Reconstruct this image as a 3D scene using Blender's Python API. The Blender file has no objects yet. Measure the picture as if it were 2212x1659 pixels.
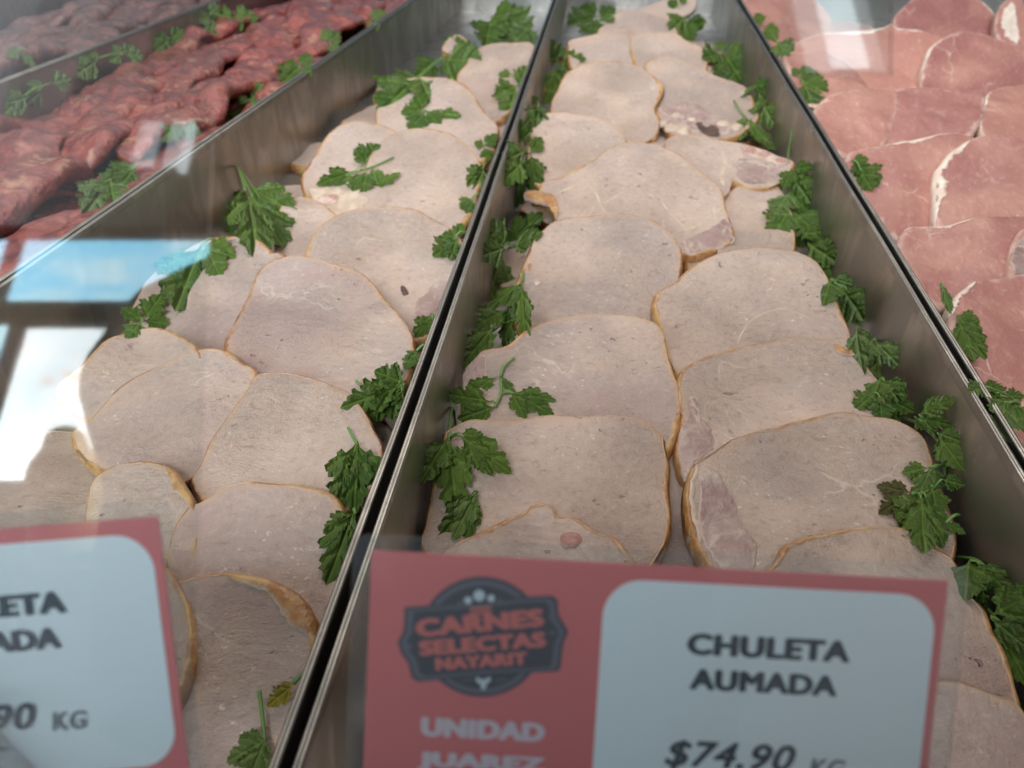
import bpy, bmesh, math, random
from mathutils import Vector, Matrix, noise
from mathutils.bvhtree import BVHTree
from mathutils.geometry import delaunay_2d_cdt

# ------------------------------------------------------------------ camera, world, lights, exposure
sc = bpy.context.scene
COL = sc.collection
F, CX, CY, H = 1661.0, 1106.0, 829.5, 0.175
cam_d = bpy.data.cameras.new('camera'); cam = bpy.data.objects.new('camera', cam_d); COL.objects.link(cam)
cam.location = (0, 0, H)
cam.rotation_euler = (math.radians(90-35.05), 0, math.radians(6.86))
cam_d.sensor_width = 36; cam_d.lens = 36*F/2212; cam_d.clip_start = 0.005; cam_d.clip_end = 100
cam_d.dof.use_dof = True; cam_d.dof.focus_distance = 0.30; cam_d.dof.aperture_fstop = 27/1.9
sc.camera = cam

world = bpy.data.worlds.new('World'); sc.world = world; world.use_nodes = True
bg = world.node_tree.nodes['Background']; bg.inputs[0].default_value = (0.92, 0.92, 0.95, 1); bg.inputs[1].default_value = 0.16

def area(name, loc, target, sx, sy, power, color):
    ld = bpy.data.lights.new(name, 'AREA'); ld.shape = 'RECTANGLE'; ld.size = sx; ld.size_y = sy
    ld.energy = power; ld.color = color
    o = bpy.data.objects.new(name, ld); COL.objects.link(o); o.location = loc
    o.rotation_euler = (Vector(target)-Vector(loc)).to_track_quat('-Z', 'Y').to_euler()
    return o
area('case_lamp', (-0.12, 0.85, 0.62), (0.0, 0.45, -0.05), 1.3, 0.22, 2.6, (1.0, 0.915, 0.81))
area('case_lamp', (-0.05, 0.42, 0.55), (0.02, 0.36, -0.05), 0.9, 0.16, 0.95, (1.0, 0.92, 0.83))
area('case_lamp', (-0.25, 1.45, 0.60), (-0.1, .75, -.05), 1.5, 0.08, 2.0, (1.0, 0.94, 0.86))  # added strip for highlights on the wet meat, no such source known
area('added_window_light', (-.22, -2.34, 2.25), (0, .2, 0), 1.3, 1.2, 158, (0.82, 0.91, 1.0))  # added lamp standing in for the window's daylight, set clear of its panes

sc.view_settings.view_transform = 'Standard'; sc.view_settings.look = 'None'
sc.view_settings.exposure = 0.0; sc.view_settings.gamma = 1.0; sc.view_settings.use_curve_mapping = False
sc.render.engine = 'CYCLES'
sc.cycles.use_denoising = True
sc.cycles.max_bounces = 8; sc.cycles.transparent_max_bounces = 12
sc.cycles.caustics_reflective = False; sc.cycles.caustics_refractive = False

# ------------------------------------------------------------------ photo geometry
EYE = Vector((0, 0, H))
R3 = cam.rotation_euler.to_matrix()
def ray(x, y): return R3 @ Vector(((x-CX)/F, -(y-CY)/F, -1.0))
def on_plane(x, y, p0, n):
    d = ray(x, y); return EYE + d*((p0-EYE).dot(n)/d.dot(n))
def on_z(x, y, z): return on_plane(x, y, Vector((0, 0, z)), Vector((0, 0, 1)))
AX = (R3 @ Vector((0, 0, -1))).normalized()
HD = Vector((AX.x, AX.y, 0)).normalized()          # heading
RT = Vector((HD.y, -HD.x, 0))                       # right of heading
GN = -HD*math.cos(math.radians(30)) + Vector((0, 0, math.sin(math.radians(30))))
GU = RT.cross(-GN)
if GU.z < 0: GU = -GU
G0 = EYE + AX*0.13
def on_glass(x, y): return on_plane(x, y, G0, GN)
def g2(p): return ((p-G0).dot(RT), (p-G0).dot(GU))
def refl(x, y, dist):
    q = on_glass(x, y); d = ray(x, y); r = d - 2*d.dot(GN)*GN
    t = (-dist - q.dot(HD))/r.dot(HD); s = q + r*t
    return s.dot(RT), s.z
def HP(r, h, z): return RT*r + HD*h + Vector((0, 0, z))

# ------------------------------------------------------------------ object helpers
def link(name, me, mat=None, parent=None):
    o = bpy.data.objects.new(name, me); COL.objects.link(o)
    if mat and hasattr(me, 'materials'):
        me.materials.append(mat)
    if parent: o.parent = parent
    return o
def tag(o, label, cat, group=None, kind=None):
    if label: o['label'] = label
    if cat: o['category'] = cat
    if group: o['group'] = group
    if kind: o['kind'] = kind
    return o
def empty(name, loc=(0, 0, 0)):
    o = bpy.data.objects.new(name, None); COL.objects.link(o); o.location = loc; o.empty_display_size = .01
    return o
def mesh_from(name, verts, faces, smooth=True):
    me = bpy.data.meshes.new(name); me.from_pydata([tuple(v) for v in verts], [], faces); me.update()
    if smooth:
        for p in me.polygons: p.use_smooth = True
    return me
def box_into(vs, fs, lo, hi):
    b = len(vs)
    for z in (lo[2], hi[2]):
        for y in (lo[1], hi[1]):
            for x in (lo[0], hi[0]): vs.append((x, y, z))
    for f in ((0,2,3,1),(4,5,7,6),(0,1,5,4),(2,6,7,3),(0,4,6,2),(1,3,7,5)): fs.append([b+i for i in f])
def add_attr(me, name, vals):
    a = me.attributes.new(name, 'FLOAT', 'POINT'); a.data.foreach_set('value', vals)

# ------------------------------------------------------------------ material helpers
class NT:
    def __init__(s, name):
        s.m = bpy.data.materials.new(name); s.m.use_nodes = True; s.t = s.m.node_tree
        s.b = s.t.nodes['Principled BSDF']; s.out = s.t.nodes['Material Output']
    def n(s, typ, **kw):
        x = s.t.nodes.new(typ)
        for k, v in kw.items(): setattr(x, k, v)
        return x
    def l(s, a, b): s.t.links.new(a, b)
    def put(s, sock, v):
        if hasattr(v, 'is_linked') or hasattr(v, 'links'): s.l(v, sock)
        else: sock.default_value = v
    def math(s, op, a, b=0.0, c=None, clamp=False):
        x = s.n('ShaderNodeMath', operation=op, use_clamp=clamp); s.put(x.inputs[0], a); s.put(x.inputs[1], b)
        if c is not None: s.put(x.inputs[2], c)
        return x.outputs[0]
    def mix(s, f, a, b):
        x = s.n('ShaderNodeMix', data_type='RGBA'); s.put(x.inputs[0], f); s.put(x.inputs[6], c4(a)); s.put(x.inputs[7], c4(b)); return x.outputs[2]
    def ramp(s, v, lo, hi):
        x = s.n('ShaderNodeMapRange', interpolation_type='SMOOTHSTEP'); s.put(x.inputs[0], v); x.inputs[1].default_value = lo; x.inputs[2].default_value = hi
        return x.outputs[0]
    def coords(s, scale=(1, 1, 1), rand=True):
        tc = s.n('ShaderNodeTexCoord'); mp = s.n('ShaderNodeMapping'); mp.inputs['Scale'].default_value = scale
        s.l(tc.outputs['Object'], mp.inputs[0])
        if rand:
            oi = s.n('ShaderNodeObjectInfo'); m = s.math('MULTIPLY', oi.outputs['Random'], 7.3)
            s.l(m, mp.inputs['Location'])
        return mp.outputs[0]
    def noise(s, vec, scale, detail=4, rough=.55, dist=0.0):
        x = s.n('ShaderNodeTexNoise'); s.l(vec, x.inputs['Vector']); x.inputs['Scale'].default_value = scale
        x.inputs['Detail'].default_value = detail; x.inputs['Roughness'].default_value = rough; x.inputs['Distortion'].default_value = dist
        return x.outputs[0]
    def vor(s, vec, scale, feature='F1', dim=3, rnd=1.0):
        x = s.n('ShaderNodeTexVoronoi', feature=feature); s.l(vec, x.inputs['Vector']); x.inputs['Scale'].default_value = scale
        x.inputs['Randomness'].default_value = rnd
        return x.outputs[0]
    def attr(s, name):
        x = s.n('ShaderNodeAttribute', attribute_name=name); return x.outputs['Fac']
    def bump(s, h, strength, dist=.001, prev=None):
        x = s.n('ShaderNodeBump'); s.put(x.inputs['Height'], h); x.inputs['Strength'].default_value = strength; x.inputs['Distance'].default_value = dist
        if prev is not None: s.l(prev, x.inputs['Normal'])
        return x.outputs[0]
    def rand(s):
        return s.n('ShaderNodeObjectInfo').outputs['Random']
    def set(s, **kw):
        for k, v in kw.items(): s.put(s.b.inputs[k.replace('_', ' ')], v)
def c4(v):
    return (*v, 1.0) if isinstance(v, tuple) and len(v) == 3 else v
def rgb(r, g, b):
    f = lambda c: (c/255/12.92) if c/255 <= .04045 else ((c/255+.055)/1.055)**2.4
    return (f(r), f(g), f(b))
def simple(name, col, rough=.5, metal=0.0, **kw):
    n = NT(name); n.set(Base_Color=c4(col), Roughness=rough, Metallic=metal, **kw); return n.m

# ---- smoked pork
MEAT = (.515, .37, .295)
def pinker(n, v, base):
    m = n.math('MULTIPLY', n.ramp(n.noise(v, 9, 2, .4), .52, .60), n.ramp(n.rand(), .35, .75))
    return n.mix(n.math('MULTIPLY', m, .55), base, (.43, .285, .245))
def warped(n, v, nscale, amt, detail=2):
    nz = n.n('ShaderNodeTexNoise'); n.l(v, nz.inputs['Vector']); nz.inputs['Scale'].default_value = nscale; nz.inputs['Detail'].default_value = detail
    s_ = n.n('ShaderNodeVectorMath', operation='SCALE'); n.l(nz.outputs[1], s_.inputs[0]); s_.inputs['Scale'].default_value = amt
    ad = n.n('ShaderNodeVectorMath', operation='ADD'); n.l(v, ad.inputs[0]); n.l(s_.outputs[0], ad.inputs[1]); return ad.outputs[0]
def m_smoked():
    n = NT('smoked_pork'); v = n.coords(); r = n.rand()
    base = n.mix(r, (.555, .405, .325), (.445, .33, .285))
    base = n.mix(n.math('MULTIPLY', n.ramp(n.noise(v, 17, 3, .5, .4), .42, .66), .75), base, (.585, .41, .31))
    base = n.mix(n.math('MULTIPLY', n.ramp(n.noise(v, 13, 2), .5, .74), .6), base, (.43, .325, .275))
    # muscle grain: short streaks, lighter and darker, direction differs over the slice
    w = warped(n, v, 14, .03)
    mp = n.n('ShaderNodeMapping'); n.l(w, mp.inputs[0]); mp.inputs['Scale'].default_value = (1, 1.2, 1)
    g1 = n.noise(mp.outputs[0], 250, 5, .74, .2); g2 = n.noise(mp.outputs[0], 800, 3, .7)
    base = n.mix(n.math('MULTIPLY', n.ramp(g1, .50, .74), .50), base, (.68, .54, .43))
    base = n.mix(n.math('MULTIPLY', n.ramp(g1, .50, .28), .6), base, (.32, .215, .175))
    flk = n.math('MULTIPLY', n.ramp(n.noise(mp.outputs[0], 420, 2, .5), .64, .74), n.ramp(n.noise(v, 36, 2), .40, .6))
    base = n.mix(n.math('MULTIPLY', flk, .65), base, (.84, .72, .62))
    # thin broken fat lines
    ve = n.vor(warped(n, v, 60, .022), 30, 'DISTANCE_TO_EDGE')
    vein = n.math('MULTIPLY', n.math('SUBTRACT', 1.0, n.ramp(ve, 0.0, .028)), n.ramp(n.noise(v, 24, 2), .58, .70))
    base = n.mix(n.math('MULTIPLY', vein, .5), base, (.80, .66, .53))
    base = pinker(n, v, base)
    # pores and torn spots
    pm = n.ramp(n.noise(v, 30, 2), .50, .66)
    pit = n.math('MULTIPLY', n.ramp(n.noise(mp.outputs[0], 210, 2, .5), .66, .74), pm)
    base = n.mix(n.math('MULTIPLY', pit, .7), base, (.36, .20, .175))
    red = n.math('MULTIPLY', n.ramp(n.noise(v, 95, 2), .72, .80), .5)
    base = n.mix(red, base, (.50, .25, .20))
    edge = n.attr('edge'); en = n.math('ADD', edge, n.math('MULTIPLY', n.math('SUBTRACT', n.noise(v, 140, 3), .5), .010))
    base = n.mix(n.math('MULTIPLY', n.math('SUBTRACT', 1.0, n.ramp(en, .0, .005)), .7), base, (.60, .38, .25))
    h = n.math('ADD', n.math('MULTIPLY', g1, .9), n.math('MULTIPLY', g2, .45))
    h = n.math('SUBTRACT', h, n.math('MULTIPLY', pit, 1.3))
    mask = n.math('ADD', .35, n.math('MULTIPLY', n.ramp(n.noise(v, 14, 2), .35, .65), .75))
    n.set(Base_Color=base, Roughness=n.math('ADD', .24, n.math('MULTIPLY', g1, .3)), Normal=n.bump(n.math('MULTIPLY', h, mask), 1.0, .0023),
          Subsurface_Weight=.12, Subsurface_Radius=(.004, .002, .0012), Subsurface_Scale=1.0, Specular_IOR_Level=.5)
    return n.m
def blend(n, base, v, lo=.25, hi=.6, k=.9, meat=MEAT):
    """fray a seam into the meat round it"""
    b = n.math('ADD', n.attr('blend'), n.math('MULTIPLY', n.math('SUBTRACT', n.noise(v, 260, 4, .65), .5), k))
    return n.mix(n.ramp(b, lo, hi), meat, base)
def m_rind():
    n = NT('smoked_rind'); v = n.coords()
    a = n.noise(v, 70, 4, .6); b = n.noise(v, 380, 3)
    base = n.mix(n.ramp(a, .36, .64), (.36, .145, .042), (.56, .32, .125))
    base = n.mix(n.math('MULTIPLY', n.ramp(b, .5, .7), .5), base, (.60, .40, .22))
    base = n.mix(n.ramp(n.noise(v, 32, 3), .54, .68), base, (.24, .09, .035))
    base = blend(n, base, v, .08, .5, .9)
    n.set(Base_Color=base, Roughness=.36, Normal=n.bump(n.math('ADD', a, b), .7, .0010), Subsurface_Weight=.06, Subsurface_Radius=(.003, .001, .0006))
    return n.m
def m_marbled():
    n = NT('marbled_muscle'); v = n.coords()
    ve = n.vor(warped(n, v, 90, .03, 4), 55, 'DISTANCE_TO_EDGE')
    g = n.noise(v, 300, 4, .65)
    base = n.mix(n.ramp(n.noise(v, 60, 3), .35, .65), (.29, .165, .145), (.40, .275, .235))
    base = n.mix(n.math('MULTIPLY', n.ramp(g, .45, .7), .4), base, (.50, .37, .31))
    line = n.math('MULTIPLY', n.math('SUBTRACT', 1.0, n.ramp(ve, .0, .16)), n.ramp(n.noise(v, 50, 3), .42, .62))
    base = n.mix(n.math('MULTIPLY', line, .7), base, (.60, .48, .38))
    base = blend(n, base, v, .2, .5, .7)
    n.set(Base_Color=base, Roughness=.36, Normal=n.bump(n.math('ADD', n.math('MULTIPLY', line, .3), g), .8, .0012), Subsurface_Weight=.1, Subsurface_Radius=(.003, .0015, .001))
    return n.m
def m_fat(name, a, b, meat=MEAT, fray=True):
    n = NT(name); v = n.coords(); g = n.noise(v, 260, 4, .65)
    base = n.mix(n.ramp(n.noise(v, 120, 4), .35, .65), a, b)
    if fray: base = blend(n, base, v, .2, .55, .9, meat)
    n.set(Base_Color=base, Roughness=.34, Normal=n.bump(g, .7, .0010), Subsurface_Weight=.2, Subsurface_Radius=(.004, .003, .002))
    return n.m
RAWM = (.44, .20, .15)
def m_raw():
    n = NT('raw_pork'); v = n.coords()
    base = n.mix(n.rand(), (.46, .20, .155), (.33, .122, .108))
    base = n.mix(n.math('MULTIPLY', n.ramp(n.noise(v, 16, 3, .5, .5), .40, .68), .8), base, (.50, .24, .18))
    base = n.mix(n.math('MULTIPLY', n.ramp(n.noise(v, 22, 3), .52, .72), .55), base, (.37, .14, .12))
    w = warped(n, v, 12, .03)
    mp = n.n('ShaderNodeMapping'); n.l(w, mp.inputs[0]); mp.inputs['Scale'].default_value = (1.7, 1, 1)
    g = n.noise(mp.outputs[0], 190, 4, .65)
    base = n.mix(n.math('MULTIPLY', n.ramp(g, .5, .75), .35), base, (.74, .48, .38))
    base = n.mix(n.math('MULTIPLY', n.ramp(g, .48, .28), .4), base, (.42, .17, .145))
    ve = n.vor(warped(n, mp.outputs[0], 70, .012), 22, 'DISTANCE_TO_EDGE')
    vein = n.math('MULTIPLY', n.math('SUBTRACT', 1.0, n.ramp(ve, 0.0, .020)), n.ramp(n.noise(v, 30, 2), .56, .66))
    base = n.mix(n.math('MULTIPLY', vein, .55), base, (.80, .60, .50))
    edge = n.attr('edge'); en = n.math('ADD', edge, n.math('MULTIPLY', n.math('SUBTRACT', n.noise(v, 110, 3), .5), .012))
    base = n.mix(n.math('MULTIPLY', n.math('SUBTRACT', 1.0, n.ramp(en, .0, .0045)), .7), base, (.74, .50, .40))
    n.set(Base_Color=base, Roughness=n.math('ADD', .26, n.math('MULTIPLY', n.noise(v, 60, 3), .22)), Normal=n.bump(n.math('ADD', g, n.math('MULTIPLY', n.noise(v, 90, 3), .8)), .5, .0014),
          Subsurface_Weight=.15, Subsurface_Radius=(.005, .002, .0012), Specular_IOR_Level=.5)
    return n.m
def m_marinated(name, dark, light, fat):
    n = NT(name); v = n.coords()
    a = n.noise(v, 55, 4, .6, .5); b = n.noise(v, 240, 4, .65)
    base = n.mix(n.ramp(a, .35, .66), dark, light)
    base = n.mix(n.math('MULTIPLY', n.ramp(n.noise(v, 40, 3, .6, 1.0), .56, .72), .8), base, fat)
    sp = n.math('SUBTRACT', 1.0, n.ramp(n.vor(v, 330), .08, .25))
    spm = n.math('MULTIPLY', sp, n.ramp(n.noise(v, 60, 2), .45, .62))
    base = n.mix(n.math('MULTIPLY', spm, .55), base, (.62, .32, .18))
    h = n.math('ADD', n.math('MULTIPLY', b, .8), n.math('MULTIPLY', n.math('MULTIPLY', n.vor(v, 190), n.ramp(n.noise(v, 60, 2), .4, .6)), 1.4))
    n.set(Base_Color=base, Roughness=.15, Normal=n.bump(n.math('ADD', h, n.math('MULTIPLY', n.noise(v, 520, 3, .7), .5)), .8, .0017), Specular_IOR_Level=.5, Coat_Weight=.45, Coat_Roughness=.05, Coat_Normal=n.bump(n.math('ADD', n.math('MULTIPLY', n.noise(v, 420, 3, .7), .5), n.noise(v, 130, 3)), .8, .0022))
    return n.m
def m_leaf(name, dark, light):
    n = NT(name); v = n.coords((1, 1, 1))
    vein = n.attr('vein'); r = n.rand()
    base = n.mix(r, dark, light)
    base = n.mix(n.ramp(n.noise(v, 3.0, 3), .35, .7), base, tuple(c*.72 for c in light))
    base = n.mix(n.math('MULTIPLY', n.math('SUBTRACT', 1.0, n.ramp(vein, .0, .028)), .45), base, tuple(min(1, c*1.9) for c in light))
    h = n.math('ADD', n.math('MULTIPLY', n.ramp(vein, 0, .07), 1.0), n.math('MULTIPLY', n.noise(v, 9, 3), .6))
    n.set(Base_Color=base, Roughness=.42, Normal=n.bump(h, .5, .06), Specular_IOR_Level=.4)
    tr = n.n('ShaderNodeBsdfTranslucent'); n.put(tr.inputs[0], n.mix(.5, base, light))
    mx = n.n('ShaderNodeMixShader'); mx.inputs[0].default_value = .32
    n.l(n.b.outputs[0], mx.inputs[1]); n.l(tr.outputs[0], mx.inputs[2]); n.l(mx.outputs[0], n.out.inputs[0])
    return n.m
def m_steel(name, col, rough, smudge=.12):
    n = NT(name); v = n.coords()
    a = n.noise(v, 14, 4, .6); vs = n.coords((1, .03, 14))
    st = n.noise(vs, 60, 3)
    sm = n.ramp(n.noise(n.coords((1, 1, .45)), 26, 4, .6, 1.2), .42, .62)
    base = n.mix(sm, tuple(c*.78 for c in col), col)
    drop = n.math('MULTIPLY', n.math('SUBTRACT', 1.0, n.ramp(n.vor(v, 210), .05, .14)), n.ramp(n.noise(v, 24, 2), .55, .66))
    base = n.mix(n.math('MULTIPLY', drop, .5), base, tuple(min(1, c*1.6) for c in col))
    n.set(Base_Color=base, Metallic=1.0, Roughness=n.math('ADD', n.math('ADD', rough, n.math('MULTIPLY', sm, -.10)), n.math('MULTIPLY', n.math('SUBTRACT', a, .5), smudge*2)),
          Normal=n.bump(n.math('ADD', n.math('MULTIPLY', st, .25), a), .12, .002))
    return n.m
def m_glass(name, fres=1.45, extra=0.0, wob=0.0, ws=(60, 60, 60)):
    n = NT(name)
    tr = n.n('ShaderNodeBsdfTransparent'); tr.inputs[0].default_value = (.97, .985, .98, 1)
    gl = n.n('ShaderNodeBsdfAnisotropic') if False else n.n('ShaderNodeBsdfGlossy'); gl.inputs['Roughness'].default_value = .032
    fr = n.n('ShaderNodeFresnel'); fr.inputs[0].default_value = fres
    mx = n.n('ShaderNodeMixShader'); n.l(fr.outputs[0], mx.inputs[0]); n.l(tr.outputs[0], mx.inputs[1]); n.l(gl.outputs[0], mx.inputs[2])
    sh = mx.outputs[0]
    if wob:
        v = n.coords(ws, rand=False); bn = n.bump(n.noise(v, 1.0, 3, .5, .4), wob, .02); n.l(bn, gl.inputs['Normal'])
    if extra:
        df = n.n('ShaderNodeBsdfDiffuse'); df.inputs[0].default_value = (.72, .72, .72, 1)
        m2 = n.n('ShaderNodeMixShader'); m2.inputs[0].default_value = extra; n.l(sh, m2.inputs[1]); n.l(df.outputs[0], m2.inputs[2]); sh = m2.outputs[0]
    n.l(sh, n.out.inputs[0])
    return n.m
def m_emit(name, col, st):
    n = NT(name); e = n.n('ShaderNodeEmission'); e.inputs[0].default_value = c4(col); e.inputs[1].default_value = st
    n.l(e.outputs[0], n.out.inputs[0]); return n.m

M = dict(
    smoked=m_smoked(), rind=m_rind(), marbled=m_marbled(),
    fat=m_fat('cooked_fat', (.62, .48, .36), (.50, .36, .26)),
    rawfat=m_fat('raw_fat', (.84, .72, .60), (.76, .56, .45), RAWM),
    bone=m_fat('bone_end', (.42, .20, .16), (.66, .50, .40)),
    redbone=m_fat('red_bone', (.22, .07, .06), (.40, .19, .16)),
    dark=m_fat('hole_shade', (.05, .02, .016), (.10, .045, .03), fray=True),  # dark tone painted for the shade inside hollows
    raw=m_raw(), beef=m_marinated('marinated_beef', (.17, .030, .028), (.36, .085, .066), (.50, .25, .15)),
    beef2=m_marinated('marinated_dark_meat', (.13, .055, .05), (.27, .12, .10), (.40, .24, .17)),
    leaf=m_leaf('parsley_green', (.062, .130, .022), (.150, .235, .042)),
    leaf_pale=m_leaf('parsley_pale', (.12, .20, .05), (.18, .265, .07)),
    leaf_olive=m_leaf('parsley_olive', (.085, .085, .022), (.12, .11, .03)),
    leaf_yellow=m_leaf('parsley_yellow', (.28, .26, .04), (.36, .30, .045)),
    stem=simple('parsley_stem', (.14, .26, .06), .4),
    steel=m_steel('tray_steel', (.44, .415, .385), .44), hem=m_steel('tray_hem', (.36, .345, .32), .40, .08),
)

# ------------------------------------------------------------------ the setting and the trays
vs, fs = [], []; box_into(vs, fs, (-1.4, -.1, -.10), (1.0, 1.9, -.085))
o = link('case_floor', mesh_from('case_floor', vs, fs, False), simple('case_floor_dark', (.03, .03, .035), .5)); tag(o, None, None, kind='structure')
vs, fs = [], []; box_into(vs, fs, (-1.4, 1.62, -.085), (1.0, 1.66, .30))
o = link('case_back_panel', mesh_from('case_back_panel', vs, fs, False), simple('case_back_grey', (.12, .13, .145), .45, .3)); tag(o, None, None, kind='structure')

Y0, Y1, ZB, WALL = .03, 1.50, -.070, .0011
LINES = dict(D=(-.5455, .003), C2=(-.2912, .011), C3=(-.2868, .011), A3=(-.0692, -.0165), A4=(-.0636, -.0165),
             B4=(.1494, .018), B5=(.1546, .020), E=(.66, .03), L=(-.86, .0))
def lx(k, y): a, b = LINES[k]; return a + b*(y-.25)
def tray(label, kl, kr):
    """thin steel tray between two lines, folded hem round the top"""
    vs, fs = [], []
    def quadbox(x0, x1, x2, x3, ya, yb, z0, z1):   # x0..x1 at ya, x2..x3 at yb
        b = len(vs)
        vs.extend([(x0, ya, z0), (x1, ya, z0), (x3, yb, z0), (x2, yb, z0), (x0, ya, z1), (x1, ya, z1), (x3, yb, z1), (x2, yb, z1)])
        for f in ((0,3,2,1),(4,5,6,7),(0,1,5,4),(1,2,6,5),(2,3,7,6),(3,0,4,7)): fs.append([b+i for i in f])
    la, lb, ra, rb = lx(kl, Y0), lx(kl, Y1), lx(kr, Y0), lx(kr, Y1)
    w = WALL
    quadbox(la-w/2, la+w/2, lb-w/2, lb+w/2, Y0, Y1, ZB, -.0012)
    quadbox(ra-w/2, ra+w/2, rb-w/2, rb+w/2, Y0, Y1, ZB, -.0012)
    quadbox(la+w/2, ra-w/2, la+w/2, ra-w/2, Y0, Y0+w, ZB, -.0012)
    quadbox(lb+w/2, rb-w/2, lb+w/2, rb-w/2, Y1-w, Y1, ZB, -.0012)
    quadbox(la+w/2, ra-w/2, lb+w/2, rb-w/2, Y0+w, Y1-w, ZB, ZB+.001)
    t = link('steel_tray', mesh_from('steel_tray', vs, fs, False), M['steel']); tag(t, label, 'tray', 'steel trays side by side in the meat case')
    # hem: swept loop with a fold line in its top
    prof = [(-.00125, -.0045), (-.00135, -.001), (-.0011, -.0002), (-.0006, 0), (-.00012, -.0001), (0, -.0005), (.00012, -.0001), (.0006, 0), (.0011, -.0002), (.00135, -.001), (.00125, -.0045)]
    hv, hf = [], []
    pts = []
    N = 40
    for i in range(N+1): y = Y0+(Y1-Y0)*i/N; pts.append((lx(kl, y)+.0004*noise.noise(Vector((y*9, 3, 1))), y, Vector((1, 0, 0))))
    for i in range(N+1): y = Y1-(Y1-Y0)*i/N; pts.append((lx(kr, y)+.0004*noise.noise(Vector((y*9, 7, 1))), y, Vector((-1, 0, 0))))
    pts.append((pts[0][0], Y0, None))
    n = len(prof)
    cx, cy = (la+ra)/2, (Y0+Y1)/2
    for i, (x, y, d) in enumerate(pts):
        if d is None or i == 0: d = Vector((1, .6, 0))
        elif i == N: d = Vector((1, -1, 0))
        elif i == N+1: d = Vector((-1, -1, 0))
        elif i == 2*N+1: d = Vector((-1, 1, 0))
        dz = .0004*noise.noise(Vector((x*3, y*6, 5)))
        for a, z in prof: hv.append((x+d.x*a, y+d.y*a, z+dz))
    for i in range(len(pts)-1):
        for j in range(n-1): hf.append([i*n+j, (i+1)*n+j, (i+1)*n+j+1, i*n+j+1])
    r = link('rolled_rim', mesh_from('rolled_rim', hv, hf, True), M['hem'], t)
    return t
TR = [tray('steel tray of pale spiced meat at the far left edge of the case', 'L', 'D'),
      tray('steel tray heaped with dark red marinated meat strips', 'D', 'C2'),
      tray('steel tray of smoked chops left of the double rim, behind the cut-off price tag', 'C3', 'A3'),
      tray('middle steel tray of smoked chops with parsley along both walls', 'A4', 'B4'),
      tray('steel tray holding the raw pink pork chops', 'B5', 'E')]
# D is shared by two trays: shift the first tray's right wall a little
TR[0].location.x = -.0042
SURF = list(TR)

# ------------------------------------------------------------------ meat slices
def smooth_open(pts, n):
    out = []
    m = len(pts)-1
    for i in range(n):
        f = i/(n-1)*m; k = min(m-1, int(f)); t = f-k
        p0, p1, p2, p3 = (Vector(pts[max(0, min(m, k+q-1))]) for q in range(4))
        out.append(.5*((2*p1)+(p2-p0)*t+(2*p0-5*p1+4*p2-p3)*t*t+(3*p1-p0-3*p2+p3)*t**3))
    return out
def smooth_loop(pts, n=150):
    m = len(pts); dense = []
    for i in range(m):
        p0, p1, p2, p3 = (Vector(pts[(i+k-1) % m]) for k in range(4))
        for s in range(16):
            t = s/16
            dense.append(.5*((2*p1)+(p2-p0)*t+(2*p0-5*p1+4*p2-p3)*t*t+(3*p1-p0-3*p2+p3)*t**3))
    L = [0]
    for i in range(len(dense)): L.append(L[-1]+(dense[(i+1) % len(dense)]-dense[i]).length)
    out, j = [], 0
    for i in range(n):
        s = L[-1]*i/n
        while L[j+1] < s: j += 1
        f = (s-L[j])/max(1e-9, L[j+1]-L[j]); out.append(dense[j].lerp(dense[(j+1) % len(dense)], f))
    return out
def seg_dist(p, loop):
    best = 9
    n = len(loop)
    for i in range(0, n):
        a, b = loop[i], loop[(i+1) % n]
        ab = b-a; t = max(0, min(1, (p-a).dot(ab)/max(1e-12, ab.dot(ab)))); d = (p-a-ab*t).length
        if d < best: best = d
    return best
RNG = random.Random(5)
RINGS = [1.0, .988, .972, .952, .925, .88, .81, .71, .58, .44, .30, .16]
TH = .0095
ZROWS = [(-50, -.008), (150, -.010), (300, -.013), (450, -.020), (600, -.026), (800, -.031), (1000, -.034), (1250, -.035), (1700, -.036)]
def zdef(row):
    for (a, za), (b, zb) in zip(ZROWS, ZROWS[1:]):
        if row <= b: return za+(zb-za)*max(0, row-a)/(b-a)
    return ZROWS[-1][1]
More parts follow.
